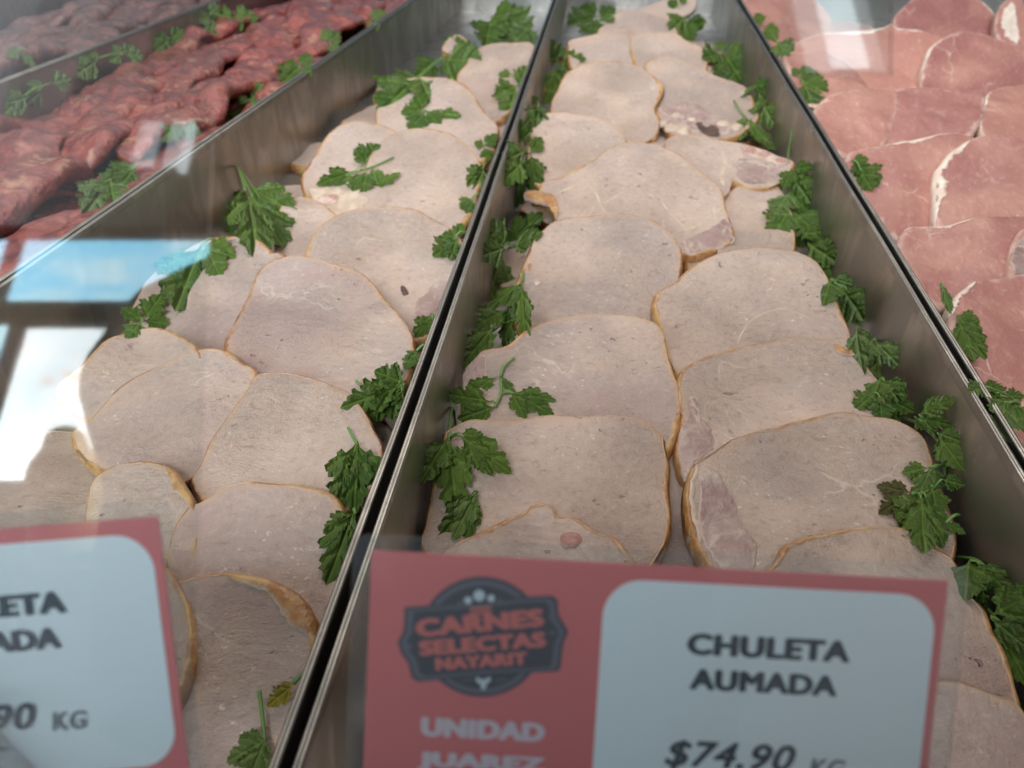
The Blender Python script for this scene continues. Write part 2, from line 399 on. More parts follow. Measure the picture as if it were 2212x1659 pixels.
class Slab:
    """a slice of meat traced from the photograph and laid on its own tilted plane"""
    def __init__(s, name, px, zfar, tilt, mat, seed, th=TH, roll=0.0, target=.112, edge_r=.0022, wav=.0016, zmin=-.057, walls=None):
        top = min(px, key=lambda p: p[1])
        zfar = zdef(top[1]) + (zfar or 0.0)
        P0 = on_z(top[0], top[1], zfar)
        # tilt that gives the slice its real length
        def plane(td):
            n = Matrix.Rotation(math.radians(roll), 3, 'Y') @ Vector((0, -math.sin(math.radians(td)), math.cos(math.radians(td))))
            q = [on_plane(x, y, P0, n) for x, y in px]
            return n, q
        if tilt is None:
            best = None
            for td in range(9, 41):
                n, q = plane(td); v = Vector((0, math.cos(math.radians(td)), math.sin(math.radians(td))))
                ext = max(p.dot(v) for p in q)-min(p.dot(v) for p in q)
                if best is None or abs(ext-target) < best[0]: best = (abs(ext-target), td)
            tilt = best[1]
        n, q = plane(tilt)
        while tilt > 5 and min(p.z for p in q) < zmin: tilt -= 1; n, q = plane(tilt)
        s.n = n; s.tilt = tilt
        if walls:
            q = [Vector((max(lx(walls[0], p.y)+.003, min(lx(walls[1], p.y)-.003, p.x)), p.y, p.z)) for p in q]
        s.c = sum(q, Vector())/len(q)
        s.u = Vector((1, 0, 0)); s.u = (s.u-n*s.u.dot(n)).normalized(); s.v = n.cross(s.u)
        s.P0 = P0; s.seed = seed; s.th = th; s.er = edge_r; s.wav = wav
        loc = [s.to2(p) for p in q]
        s.loop = smooth_loop([(a, b) for a, b in loc])
        s.size = (max(p[0] for p in s.loop)-min(p[0] for p in s.loop), max(p[1] for p in s.loop)-min(p[1] for p in s.loop))
        N = len(s.loop)
        s.loop = [p*(1+.010*noise.noise(Vector((p.x*55, p.y*55, seed))) + .004*noise.noise(Vector((p.x*240, p.y*240, seed)))) for p in s.loop]
        s.mat = Matrix((( s.u.x, s.v.x, n.x, s.c.x), (s.u.y, s.v.y, n.y, s.c.y), (s.u.z, s.v.z, n.z, s.c.z), (0, 0, 0, 1)))
        vs, ed = [], []
        for r in RINGS:
            for p in s.loop:
                a = p*r; d = 0 if r == 1 else p.length*(1-r)*.9
                vs.append((a.x, a.y, s.h(a, d))); ed.append(d)
        vs.append((0, 0, s.h(Vector((0, 0)), .03))); ed.append(.03); top_c = len(vs)-1
        fs = []
        K = len(RINGS)
        for k in range(K-1):
            for i in range(N): fs.append([k*N+i, k*N+(i+1) % N, (k+1)*N+(i+1) % N, (k+1)*N+i])
        for i in range(N): fs.append([(K-1)*N+i, (K-1)*N+(i+1) % N, top_c])
        b = len(vs)
        for sx, f in ((1.004, .35), (1.002, .7), (.99, 1.0)):
            for p in s.loop:
                a = p*sx; vs.append((a.x, a.y, s.h(p, 0)-(th-s.er)*f)); ed.append(0)
        prev = 0
        for k in range(3):
            for i in range(N): fs.append([prev+i, b+k*N+i, b+k*N+(i+1) % N, prev+(i+1) % N])
            prev = b+k*N
        vs.append((0, 0, -th)); ed.append(0)
        for i in range(N): fs.append([prev+(i+1) % N, prev+i, len(vs)-1])
        me = mesh_from(name, vs, fs); add_attr(me, 'edge', ed)
        s.o = link(name, me, mat); s.o.matrix_world = s.mat
        SURF.append(s.o)
    def to2(s, p): d = p-s.c; return Vector((d.dot(s.u), d.dot(s.v)))
    def h(s, a, d):
        k = min(1.0, d/s.er); e = -s.er*(1-math.sqrt(max(0, 1-(1-k)**2)))*.8
        return e + s.wav*noise.noise(Vector((a.x*32, a.y*32, s.seed*1.7)))*1.5 + s.wav*.35*noise.noise(Vector((a.x*110, a.y*110, s.seed)))
    def px2(s, x, y): return s.to2(on_plane(x, y, s.P0, s.n))
    def near(s, x, y):
        p = s.px2(x, y); return min(range(len(s.loop)), key=lambda i: (s.loop[i]-p).length)
    def band(s, name, a, b, w, mat, tw=None, label=None, lift=.0004, rag=.45):
        """strip along the outline from pixel a to pixel b (clockwise in the photo), w metres wide"""
        N = len(s.loop)
        if a is None: i0, cnt = 0, N
        else:
            i0, i1 = s.near(*a), s.near(*b)
            fwd = (i1-i0) % N
            # loops run the way the pixels were traced
            cnt = fwd
        closed = a is None
        vs, fs = [], []; cols = cnt+1 if not closed else N
        cen = Vector((0, 0))
        for k in range(cols):
            i = (i0+k) % N; p = s.loop[i]
            t = k/max(1, cols-1); tap = 1.0 if closed else min(1, t*9, (1-t)*9)**.6
            ww = (w if tw is None else w+(tw-w)*math.sin(math.pi*t))*tap
            ww *= max(.6, 1 + 1.1*noise.noise(Vector((p.x*26, p.y*26, s.seed+1))))*(1 + rag*noise.noise(Vector((p.x*160, p.y*160, s.seed+9))) + rag*.7*noise.noise(Vector((p.x*600, p.y*600, s.seed+4))))
            ww = max(.0003, ww)
            dirn = (cen-p).normalized(); out = -dirn
            e = .0005*tap
            q1 = p+dirn*ww; q2 = p+dirn*ww*.5; q3 = p+dirn*.0006
            row = [(q1, s.h(q1, ww)-.0003), (p+dirn*ww*.92, s.h(p+dirn*ww*.92, ww*.92)+lift*tap*.6), (q2, s.h(q2, ww*.5)+lift*tap), (q3, s.h(q3, .0006)+lift*tap), (p+out*e, s.h(p, 0)-.0004),
                   (p*1.004+out*e*1.2, s.h(p, 0)-(s.th-s.er)*.4), (p*1.002+out*e, s.h(p, 0)-(s.th-s.er)*.8), (p*.99+out*.0001, s.h(p, 0)-(s.th-s.er)*1.0)]
            for q, z in row: vs.append((q.x, q.y, z))
        m = 8
        for k in range(cols if closed else cols-1):
            k2 = (k+1) % cols
            for j in range(m-1): fs.append([k*m+j, k*m+j+1, k2*m+j+1, k2*m+j])
        me = mesh_from(name, vs, fs); add_attr(me, 'blend', [0.0, .25, .62, 1.0, 1.0, 1.0, 1.0, 1.0]*cols)
        o = link(name, me, mat, s.o)
        if label: o['label'] = label
        return o
    def patch(s, name, px, mat, lift=.0007, label=None, dome=.0):
        loop = smooth_loop([s.px2(x, y) for x, y in px], 60); c = sum(loop, Vector((0, 0)))/len(loop)
        loop = [c+(p-c)*(1+.22*noise.noise(Vector((p.x*120, p.y*120, s.seed+2)))+.10*noise.noise(Vector((p.x*500, p.y*500, s.seed+2)))) for p in loop]
        vs, fs = [], []; N = len(loop); rr = [1.03, 1.0, .95, .8, .55, .28]
        for k, r in enumerate(rr):
            for p in loop:
                q = c+(p-c)*r; z = s.h(q, .02)+(-.0006 if k == 0 else lift*.7 if k == 1 else lift)+dome*(1-r*r)
                z += .0005*noise.noise(Vector((q.x*260, q.y*260, 3)))
                vs.append((q.x, q.y, z))
        vs.append((c.x, c.y, s.h(c, .02)+lift+dome))
        for k in range(len(rr)-1):
            for i in range(N): fs.append([k*N+i, k*N+(i+1) % N, (k+1)*N+(i+1) % N, (k+1)*N+i])
        for i in range(N): fs.append([(len(rr)-1)*N+i, (len(rr)-1)*N+(i+1) % N, len(vs)-1])
        me = mesh_from(name, vs, fs); add_attr(me, 'blend', [b for b in (0.0, .05, .35, .75, 1.0, 1.0) for _ in range(N)]+[1.0])
        o = link(name, me, mat, s.o)
        if label: o['label'] = label
        return o
    def line(s, name, px, w, mat, lift=.0003):
        P = smooth_open([(*s.px2(x, y), 0) for x, y in px], 40); vs, fs, bl = [], [], []
        for i, p in enumerate(P):
            d = (P[min(39, i+1)]-P[max(0, i-1)]).normalized(); sd = Vector((-d.y, d.x, 0)); t = i/39
            ww = w*(.35+.65*math.sin(math.pi*t))*(1+.5*noise.noise(p*140+Vector((s.seed, 0, 0)))+.4*noise.noise(p*420))
            for k, bb in ((-1, 0.0), (-.5, .6), (0, 1.0), (.5, .6), (1, 0.0)):
                q = p+sd*(k*ww); vs.append((q.x, q.y, s.h(q, .02)+lift*(1 if abs(k) < 1 else -.6))); bl.append(bb)
        for i in range(39):
            for j in range(4): fs.append([i*5+j, i*5+j+1, (i+1)*5+j+1, (i+1)*5+j])
        me = mesh_from(name, vs, fs); add_attr(me, 'blend', bl); return link(name, me, mat, s.o)

SM = []
GL = 'smoked pork chops in the left tray'
def smoked(label, px, zfar=0, tilt=None, group='smoked pork chops in the middle tray', rind=.0020, mat='smoked', name='smoked_pork_chop', **kw):
    s = Slab(name, px, zfar, tilt, M[mat], RNG.random()*50, walls=('C3', 'A3') if group == GL else ('A4', 'B4'), **kw)
    tag(s.o, label, 'pork chop', group)
    if rind: s.band('rind', None, None, rind, M['rind'])
    SM.append((label, s)); return s
GL = 'smoked pork chops in the left tray'
# --- left tray, far to near
smoked('small curled end of a smoked chop against the far wall of the left tray', [(955,108),(962,88),(980,75),(1000,78),(1014,95),(1016,110),(990,120)], -0.004, 30, GL, target=.05)
smoked('farthest smoked chop in the left tray, tucked under the double rim', [(1021,112),(1051,98),(1096,91),(1147,93),(1156,124),(1141,180),(1104,240),(1066,262),(1021,244),(991,195),(987,161),(1006,139)], 0, None, GL)
smoked('smoked chop under two dark parsley sprigs near the far end, left tray', [(815,232),(826,202),(856,176),(901,167),(953,165),(991,176),(1017,195),(1036,225),(1058,255),(1077,277),(1066,322),(1028,349),(953,338),(860,300),(815,270)], 0, None, GL)
smoked('pale smoked chop at the left wall, just behind the bony cornered chop', [(650,395),(665,360),(700,300),(745,268),(800,262),(840,275),(880,310),(900,400),(850,470),(740,450),(670,430)], 0, None, GL)
s = smoked('smooth smoked chop with a marbled bony corner at its lower left', [(668,412),(700,400),(755,403),(780,385),(800,335),(835,295),(880,280),(930,275),(980,290),(1020,325),(1040,360),(1035,410),(1015,470),(950,530),(850,550),(760,530),(700,490),(675,450)], 0, None, GL)
s.patch('fat_seam', [(670,415),(700,404),(740,404),(772,415),(800,440),(770,462),(720,482),(690,492),(678,460)], M['fat'])
s.patch('bone', [(690,425),(712,418),(730,424),(726,440),(704,446),(688,440)], M['bone'], lift=.0016)
smoked('plain pale smoked chop half hidden below the bony cornered chop in the left tray', [(600,470),(620,432),(660,425),(700,440),(740,480),(750,560),(720,620),(650,610),(595,560)], -0.016, None, GL)
s = smoked('pinkish smoked chop with a small dark slit, against the double rim in the left tray', [(655,570),(675,510),(700,480),(750,455),(820,443),(890,450),(950,475),(985,500),(1005,540),(995,620),(955,700),(900,740),(800,740),(700,700),(660,640)], 0, None, GL)
s.patch('hole_shade', [(868,618),(876,622),(884,632),(880,645),(872,640),(866,628)], M['dark'], lift=.0001)  # shade of the slit painted as a dark patch on the surface
s.patch('marbled_muscle', [(900,655),(930,620),(965,600),(970,640),(945,690),(910,710),(895,690)], M['marbled'], lift=.0002)
smoked('smoked chop under the single dark parsley leaf at the left wall', [(281,698),(296,645),(315,608),(345,581),(390,545),(439,518),(475,509),(514,508),(562,518),(589,540),(615,551),(600,640),(560,740),(480,760),(400,750),(320,730)], -.004, 18, GL)
smoked('largest speckled smoked chop in the left tray with a thin orange outline', [(484,752),(502,710),(522,665),(540,625),(550,597),(565,575),(590,562),(615,555),(660,555),(712,565),(765,580),(800,602),(830,640),(865,685),(893,728),(890,790),(860,840),(800,870),(700,870),(600,850),(520,810)], .004, None, GL).band('rind_fold', (484,752), (590,562), .0020, M['rind'], label='wider golden rind on the left side')
smoked('smoked chop cut off by the bright window reflection at the left', [(120,840),(176,788),(210,755),(240,728),(285,713),(322,705),(356,707),(394,720),(424,746),(440,800),(400,880),(300,920),(220,915),(150,890)], 0, None, GL)
smoked('smooth greyish smoked chop between the window reflection and the coarse grained chop', [(150,940),(195,900),(225,870),(262,837),(300,810),(337,788),(375,769),(405,758),(442,752),(480,756),(506,769),(532,788),(555,806),(560,880),(520,960),(440,1020),(380,1050),(300,1040),(235,1025),(180,990)], 0, None, GL)
s = smoked('coarse grained smoked chop beside the upright parsley leaf in the left tray', [(412,1040),(431,1002),(450,953),(484,908),(525,848),(544,818),(559,808),(592,803),(637,805),(686,816),(731,833),(761,851),(791,889),(806,923),(825,957),(830,1010),(800,1070),(740,1110),(640,1130),(520,1120),(440,1090)], 0, None, GL)
s.band('rind_fold', (412,1040), (544,818), .0016, M['rind'], label='ragged rind on the left side')
s = smoked('small smoked chop with a broad brown rind edge just above the left price tag', [(190,1060),(215,1020),(255,1000),(307,992),(349,999),(379,1016),(398,1045),(420,1085),(430,1140),(420,1220),(350,1280),(250,1270),(180,1180)], 0, None, GL)
s.band('rind_fold', (349,999), (425,1120), .003, M['rind'], tw=.0065, label='broad brown rind on the right side', lift=.0008, rag=.2)
smoked('grey pink smoked chop behind the frontmost one in the left tray', [(370,1150),(400,1095),(435,1078),(480,1055),(525,1044),(570,1042),(637,1044),(694,1052),(725,1068),(748,1120),(745,1220),(725,1320),(690,1400),(600,1460),(480,1450),(400,1390),(360,1260)], 0, None, GL)
smoked('smoked chop hidden behind the cut-off price tag', [(20,1330),(90,1240),(230,1190),(340,1215),(410,1300),(410,1450),(320,1570),(150,1580),(30,1470)], 0, None, GL)
s = smoked('frontmost smoked chop in the left tray, thick brown rind on its upper right', [(370,1265),(412,1247),(450,1240),(487,1238),(532,1241),(581,1251),(622,1270),(652,1292),(671,1322),(684,1352),(682,1420),(660,1490),(620,1590),(560,1700),(450,1740),(340,1700),(300,1520),(320,1350)], 0, None, GL)
s.band('rind_fold', (470,1240), (682,1385), .003, M['rind'], tw=.0058, label='thick brown rind along the upper right', lift=.0008, rag=.25)
# --- middle tray, far to near
smoked('tan rind edge of a smoked chop at the far end of the middle tray', [(1370,28),(1400,10),(1445,-4),(1500,-12),(1500,20),(1450,45),(1390,50)], -0.006, 30, target=.07, mat='rind', rind=0)
smoked('farthest smoked chop in the middle tray, topmost of the row', [(1290,72),(1306,52),(1332,26),(1360,20),(1404,30),(1437,38),(1455,55),(1465,78),(1440,120),(1380,130),(1310,120)], 0, None)
smoked('pale smoked chop on the left of the second row from the far end', [(1226,100),(1232,86),(1254,80),(1291,71),(1328,63),(1362,64),(1380,90),(1390,130),(1360,170),(1290,175),(1235,150)], 0, None)
smoked('pale smoked chop on the right of the second row from the far end', [(1360,95),(1366,77),(1404,69),(1460,72),(1482,86),(1515,103),(1528,125),(1520,165),(1460,190),(1390,175),(1368,130)], 0, None)
s = smoked('smoked chop with crumbly bony lower edge and a dark hollow, by the right wall', [(1400,165),(1395,132),(1432,122),(1475,130),(1530,153),(1570,170),(1604,184),(1620,200),(1632,225),(1638,258),(1600,290),(1560,300),(1500,310),(1450,290),(1425,260),(1415,230),(1425,200)], 0, None)
s.patch('marbled_muscle', [(1430,232),(1480,222),(1530,240),(1575,262),(1570,292),(1500,285),(1440,275)], M['marbled'], lift=.0012, dome=.001)
for q, (cx, cy, r) in enumerate(((1450,278,12), (1475,284,14), (1430,268,9), (1495,262,9), (1560,268,12), (1590,278,11), (1462,252,8))):
    s.patch('crumb', [(cx+r*1.3*math.cos(a), cy+r*.7*math.sin(a)) for a in (0, .9, 1.8, 2.7, 3.6, 4.5, 5.4)], M['fat'], lift=.0012, dome=.002)
s.patch('hole_shade', [(1500,272),(1520,266),(1550,278),(1558,290),(1540,300),(1515,292)], M['dark'], lift=.0022)  # the hollow is a dark patch laid on top, its shade in the colour
smoked('round smoked chop with an orange right edge beside the crumbly chop', [(1190,232),(1205,187),(1220,161),(1246,144),(1283,135),(1328,133),(1366,136),(1395,152),(1420,170),(1434,190),(1425,215),(1415,240),(1425,265),(1418,292),(1385,310),(1350,312),(1280,300),(1210,280)], 0, None).band('rind_fold', (1366,136), (1420,235), .002, M['rind'], tw=.004, label='orange rind at the right')
s = smoked('small chop end with a rib bone sticking out towards the right wall', [(1440,300),(1500,290),(1550,300),(1600,310),(1650,322),(1693,340),(1716,352),(1710,370),(1690,392),(1660,405),(1626,406),(1592,394),(1578,388),(1573,420),(1540,440),(1480,410),(1440,350)], -0.012, None)
s.patch('bone', [(1600,318),(1650,328),(1700,350),(1690,362),(1650,348),(1610,335)], M['bone'], lift=.002)
s.line('fat_line', [(1560,325),(1568,350),(1560,375),(1565,402)], .003, M['fat'])
s.patch('marbled_muscle', [(1590,345),(1640,348),(1690,368),(1670,392),(1620,398),(1590,385)], M['marbled'], lift=.0004)
smoked('small greyish smoked chop in the third row, partly under the marbled chop', [(1140,310),(1152,263),(1175,246),(1201,240),(1238,243),(1283,249),(1313,259),(1332,274),(1351,296),(1355,335),(1340,390),(1280,430),(1200,430),(1150,395),(1138,350)], 0, None)
smoked('plain smoked chop in shadow under the rib bone, by the right wall', [(1555,450),(1590,405),(1660,395),(1695,420),(1715,470),(1718,540),(1700,600),(1620,620),(1560,590),(1545,510)], -0.022, None)
s = smoked('marbled smoked chop with cream fat lines and a brown curled corner', [(1150,428),(1165,410),(1172,392),(1220,375),(1280,345),(1300,328),(1328,315),(1351,309),(1385,306),(1422,311),(1460,326),(1490,349),(1520,378),(1555,405),(1566,430),(1575,465),(1585,490),(1584,525),(1551,538),(1525,546),(1491,552),(1470,545),(1400,570),(1300,550),(1205,500),(1200,465),(1185,440)], 0, None)
s.band('rind_fold', (1584,520), (1480,552), .003, M['rind'], label='dark brown rind at the lower right')
s.patch('rind_fold', [(1130,424),(1150,414),(1185,420),(1205,435),(1206,470),(1198,470),(1190,448),(1150,438)], M['rind'], lift=.0018, label='brown curled corner on the left')
s.line('fat_line', [(1190,420),(1230,405),(1258,388),(1268,366)], .0015, M['fat']); s.line('fat_line', [(1258,388),(1285,415),(1300,445),(1318,470)], .0012, M['fat']); s.line('fat_line', [(1300,440),(1340,420),(1380,400)], .001, M['fat'])
s.line('fat_line', [(1420,420),(1450,460),(1480,490),(1490,510)], .001, M['fat']); s.line('fat_line', [(1460,500),(1500,490),(1540,465),(1562,445)], .0016, M['fat'])
s.patch('marbled_muscle', [(1480,520),(1530,495),(1570,470),(1580,500),(1578,525),(1530,540),(1490,545)], M['marbled'], lift=.0003)
s = smoked('large flat smoked chop with two brown specks, left of the middle tray', [(1105,660),(1118,600),(1135,560),(1155,515),(1180,490),(1194,480),(1224,471),(1268,467),(1321,463),(1366,465),(1404,472),(1441,491),(1460,514),(1473,540),(1473,585),(1455,635),(1420,700),(1300,760),(1200,760),(1130,720)], 0, None)
s.patch('brown_speck', [(1140,575),(1146,571),(1150,577),(1144,583)], M['rind'], lift=.0004); s.patch('brown_speck', [(1155,610),(1163,606),(1168,613),(1158,618)], M['bone'], lift=.0004)
smoked('smoked chop with a curved white fat line beside the long parsley sprig', [(1409,668),(1412,643),(1420,630),(1457,608),(1480,585),(1525,555),(1570,540),(1615,535),(1660,533),(1712,538),(1750,551),(1772,568),(1791,604),(1810,649),(1825,686),(1838,730),(1840,770),(1800,820),(1700,850),(1580,850),(1480,830),(1440,770),(1425,710)], 0, None).band('rind_fold', (1412,643), (1525,555), .0022, M['rind'], label='golden ragged rind at the upper left')
SM[-1][1].line('fat_line', [(1594,742),(1602,722),(1618,698),(1645,680),(1685,670),(1722,678),(1748,692)], .0009, M['fat'])
s = smoked('smoked chop with a marbled bony left side, right behind the big square chop', [(1000,820),(1005,795),(1036,762),(1058,754),(1096,743),(1133,713),(1171,696),(1216,683),(1268,674),(1328,674),(1373,679),(1411,694),(1433,716),(1441,746),(1452,791),(1463,821),(1475,855),(1473,896),(1463,941),(1445,975),(1400,1020),(1300,1030),(1150,1010),(1040,960),(1000,890)], 0, None)
s.patch('marbled_muscle', [(1004,800),(1032,772),(1048,775),(1052,800),(1040,840),(1030,880),(1006,880),(1002,840)], M['marbled'], lift=.0003)
smoked('dull purple smoked chop deep in the gap between the two columns', [(1400,1010),(1480,960),(1520,1010),(1520,1120),(1490,1240),(1430,1250),(1400,1120)], -0.016, 10)
s = smoked('smoked chop with a dark muscle on its left and a small brown corner fold', [(1462,840),(1465,810),(1476,795),(1502,780),(1543,763),(1592,750),(1645,741),(1694,731),(1750,730),(1795,731),(1840,735),(1855,746),(1866,780),(1885,806),(1910,840),(1905,910),(1850,970),(1750,1010),(1640,1035),(1540,1045),(1484,1030),(1466,1005),(1460,960),(1470,910)], 0, None)
s.patch('marbled_muscle', [(1464,960),(1472,925),(1485,900),(1490,860),(1505,850),(1515,900),(1535,930),(1545,960),(1520,985),(1500,1005),(1488,1028),(1468,1005)], M['marbled'], lift=.0008)
s.patch('rind_fold', [(1800,752),(1806,748),(1830,758),(1855,760),(1856,768),(1825,770),(1806,765)], M['rind'], lift=.0012, label='small brown fold at the top right')
s = smoked('big square smoked chop above the price tag logo, parsley on its left corner', [(908,1120),(915,1060),(925,1000),(938,955),(950,934),(983,921),(1017,908),(1066,906),(1122,902),(1178,896),(1235,896),(1291,895),(1340,896),(1385,904),(1411,919),(1433,941),(1437,971),(1447,1005),(1445,1046),(1447,1100),(1448,1140),(1441,1165),(1430,1190),(1380,1250),(1250,1290),(1080,1280),(960,1240),(908,1180)], 0, None)
s.band('rind_fold', (1385,904), (1430,1190), .0016, M['rind'], label='ragged orange rind at the right')
s = smoked('widest smoked chop with a marbled lean strip and cream fat on its left', [(1480,1090),(1482,1045),(1495,1009),(1506,998),(1540,975),(1577,949),(1622,934),(1675,921),(1720,911),(1776,898),(1821,891),(1877,896),(1922,898),(1960,911),(1990,930),(2016,956),(2022,990),(2030,1040),(2050,1093),(2062,1130),(2066,1187),(2040,1240),(1950,1290),(1800,1310),(1640,1300),(1560,1260),(1520,1210),(1488,1150)], 0, None)
s.patch('marbled_muscle', [(1512,1030),(1540,1010),(1565,1040),(1580,1070),(1600,1120),(1625,1160),(1640,1200),(1600,1235),(1550,1215),(1520,1150),(1512,1090)], M['marbled'], lift=.0005)
s.band('rind_fold', (1505,1190), (1506,998), .0042, M['fat'], label='cream fat and brown rind on the left edge'); s.band('rind_fold', (1500,1170), (1500,1005), .0018, M['rind'], lift=.0011)
s = smoked('smoked chop with a round red bone spot, just above the price tag', [(940,1220),(980,1175),(1021,1153),(1066,1131),(1104,1112),(1130,1103),(1148,1088),(1175,1082),(1194,1091),(1201,1108),(1235,1108),(1261,1123),(1287,1146),(1313,1157),(1343,1176),(1400,1270),(1400,1400),(1300,1520),(1080,1520),(930,1400)], 0, None)
s.patch('bone', [(1209,1165),(1215,1152),(1232,1149),(1253,1156),(1256,1172),(1240,1184),(1218,1182)], M['redbone'], lift=.0009, dome=.0006, label='round red bone spot')
smoked('smoked chop rising from behind the right end of the price tag', [(1640,1260),(1671,1213),(1682,1198),(1694,1176),(1720,1165),(1757,1153),(1795,1146),(1832,1137),(1870,1135),(1915,1138),(1952,1140),(1975,1153),(2020,1176),(2057,1198),(2076,1225),(2095,1277),(2132,1315),(2151,1367),(2170,1397),(2195,1480),(2200,1560),(2080,1680),(1850,1690),(1660,1560),(1600,1380)], 0, None)
smoked('frontmost smoked chop at the bottom right corner, beside the price tag', [(1920,1500),(1990,1466),(2061,1463),(2100,1475),(2150,1495),(2212,1525),(2270,1630),(2270,1800),(2100,1900),(1900,1850),(1840,1640)], 0, None)
# --- raw chops in the right tray
GR = 'raw pork chops in the right tray'
def raw(label, px, zfar, fatband=None, tilt=None, fw=.004, **kw):
    s = Slab('raw_pork_chop', px, zfar+.007, tilt, M['raw'], RNG.random()*50, th=.016, edge_r=.0042, roll=RNG.uniform(-7, 5), wav=.0024, walls=('B5', 'E'), **kw)
    tag(s.o, label, 'pork chop', GR)
    if fatband: s.band('fat_cap', fatband[0], fatband[1], fw*.8, M['rawfat'], tw=fw*1.5, lift=.0007, rag=.4)
    SM.append((label, s)); return s
raw('raw chop left of the bright window reflection, at the far end', [(1600,20),(1625,-25),(1700,-35),(1760,-5),(1800,50),(1790,110),(1730,150),(1660,130)], 0.01)
raw('pink raw chop partly under the window reflection, touching the right double rim', [(1640,120),(1700,110),(1790,120),(1850,150),(1880,190),(1830,230),(1740,225),(1680,180)], 0.01)
raw('raw chop beside the rib bones in the far right corner', [(1930,45),(1950,15),(1990,-15),(2060,-22),(2110,-5),(2150,30),(2160,75),(2130,120),(2050,125),(1960,100)], 0.01, ((2060,-22),(2160,75)), fw=.003)
s = raw('striped raw rib bone end in the far right corner', [(2150,75),(2152,30),(2170,2),(2200,-5),(2230,40),(2225,105),(2180,100)], 0.01, None, 30, target=.06)
s.patch('bone', [(2160,60),(2165,25),(2185,10),(2195,40),(2200,95),(2180,90)], M['rawfat'], lift=.0015)
raw('raw chop with a cream fat point crossing the window reflection', [(1700,110),(1757,79),(1832,66),(1907,56),(1926,50),(1940,60),(1982,64),(2035,73),(2052,88),(2035,150),(1995,190),(1907,200),(1870,195),(1800,195),(1720,165)], 0.01, ((1700,110),(2035,73)), fw=.0045)
raw('raw chop right of the window reflection with a faint fat edge', [(1990,195),(1993,150),(2000,125),(2010,100),(2043,79),(2080,68),(2129,71),(2178,86),(2240,110),(2265,190),(2200,235),(2100,235),(2020,215)], 0.01, ((1993,160),(2080,68)), fw=.002)
raw('flat raw chop against the left rim below the window reflection', [(1735,245),(1790,206),(1850,195),(1907,187),(1940,190),(1935,260),(1900,320),(1840,345),(1790,325),(1750,285)], 0.01, ((1780,210),(1907,187)), fw=.002)
raw('raw chop with a curved white fat edge, third row from the far end', [(1866,270),(1868,244),(1885,221),(1907,202),(1945,191),(1967,184),(2020,189),(2076,195),(2128,195),(2125,250),(2095,295),(2060,325),(1980,345),(1900,340),(1872,310)], 0.01, ((1872,310),(1967,184)), fw=.004)
raw('raw chop with a thin white edge at the right side, third row', [(2117,262),(2121,225),(2132,202),(2155,187),(2185,180),(2240,180),(2285,235),(2255,305),(2180,315),(2125,300)], 0.01, ((2125,300),(2155,187)), fw=.003)
raw('raw chop with crumbs of fat along its top, against the left rim', [(1822,345),(1845,325),(1889,315),(1945,304),(2020,292),(2087,285),(2117,296),(2095,340),(2050,380),(2020,420),(2015,490),(1960,530),(1900,490),(1855,420)], 0.01, ((1889,315),(2087,285)), fw=.0025)
s = raw('raw chop with the thickest white fat rim on its left', [(2022,480),(2017,410),(2016,375),(2027,360),(2042,337),(2070,315),(2102,297),(2151,292),(2212,296),(2295,335),(2310,430),(2255,495),(2150,505),(2065,490)], 0.01, ((2022,485),(2102,297)), fw=.007)
raw('dark pink raw chop with a white top edge behind the nearest raw chop', [(1935,540),(1949,500),(1982,488),(2035,484),(2080,476),(2132,467),(2212,461),(2250,485),(2215,570),(2180,620),(2060,660),(2005,650),(1965,600)], 0.01, ((1949,500),(2132,467)), fw=.003)
s = raw('marbled end of a raw chop at the right frame edge', [(2180,590),(2182,550),(2190,515),(2212,490),(2250,480),(2310,490),(2330,610),(2230,640),(2185,615)], 0.01)
s.patch('marbled_muscle', [(2186,590),(2188,555),(2200,520),(2235,495),(2260,530),(2240,600),(2205,612)], M['marbled'])
raw('nearest large raw chop with fine white veins', [(2050,690),(2062,640),(2087,615),(2117,597),(2177,591),(2240,588),(2335,645),(2350,800),(2310,880),(2200,920),(2120,870),(2065,770)], 0.01, ((2055,680),(2117,597)), fw=.0035)
raw('raw chop corner under the parsley draped over the rim', [(2150,930),(2175,885),(2212,862),(2300,865),(2360,960),(2310,1060),(2220,1030),(2165,980)], 0.01)

# --- the layer of chops lying flat beneath the ones on show
def dup(src, mw, label, group):
    c = src.copy(); COL.objects.link(c); c.matrix_world = mw; c['label'] = label; c['group'] = group
    for ch in src.children:
        d = ch.copy(); COL.objects.link(d); d.parent = c
    SURF.append(c); return c
def bottom_layer(src, x0, x1, y0, y1, dy, zt, label, group):
    y = y0; k = 0
    while y < y1:
        for j in range(2):
            f = (y-.25); x = x0(y)+(x1(y)-x0(y))*(.27+.46*j)
            m = Matrix.Translation((x+RNG.uniform(-.008, .008), y+.04*j, zt-.004*((k+j) % 2))) @ Matrix.Rotation(RNG.uniform(-.7, .7)+(3.1 if k % 2 else 0), 4, 'Z')
            dup(src, m, label, group)
        y += dy; k += 1
bottom_layer(SM[8][1].o, lambda y: lx('C3', y), lambda y: lx('A3', y), .10, .93, .115, -.0585, 'smoked chop buried in the bottom layer of the left tray', GL)
bottom_layer(SM[8][1].o, lambda y: lx('A4', y), lambda y: lx('B4', y), .10, 1.15, .115, -.0585, 'smoked chop buried in the bottom layer of the middle tray', 'smoked pork chops in the middle tray')
bottom_layer([q for l, q in SM if 'thickest white' in l][0].o, lambda y: lx('B5', y), lambda y: .42, .2, 1.4, .12, -.052, 'raw chop buried in the bottom layer of the right tray', GR)

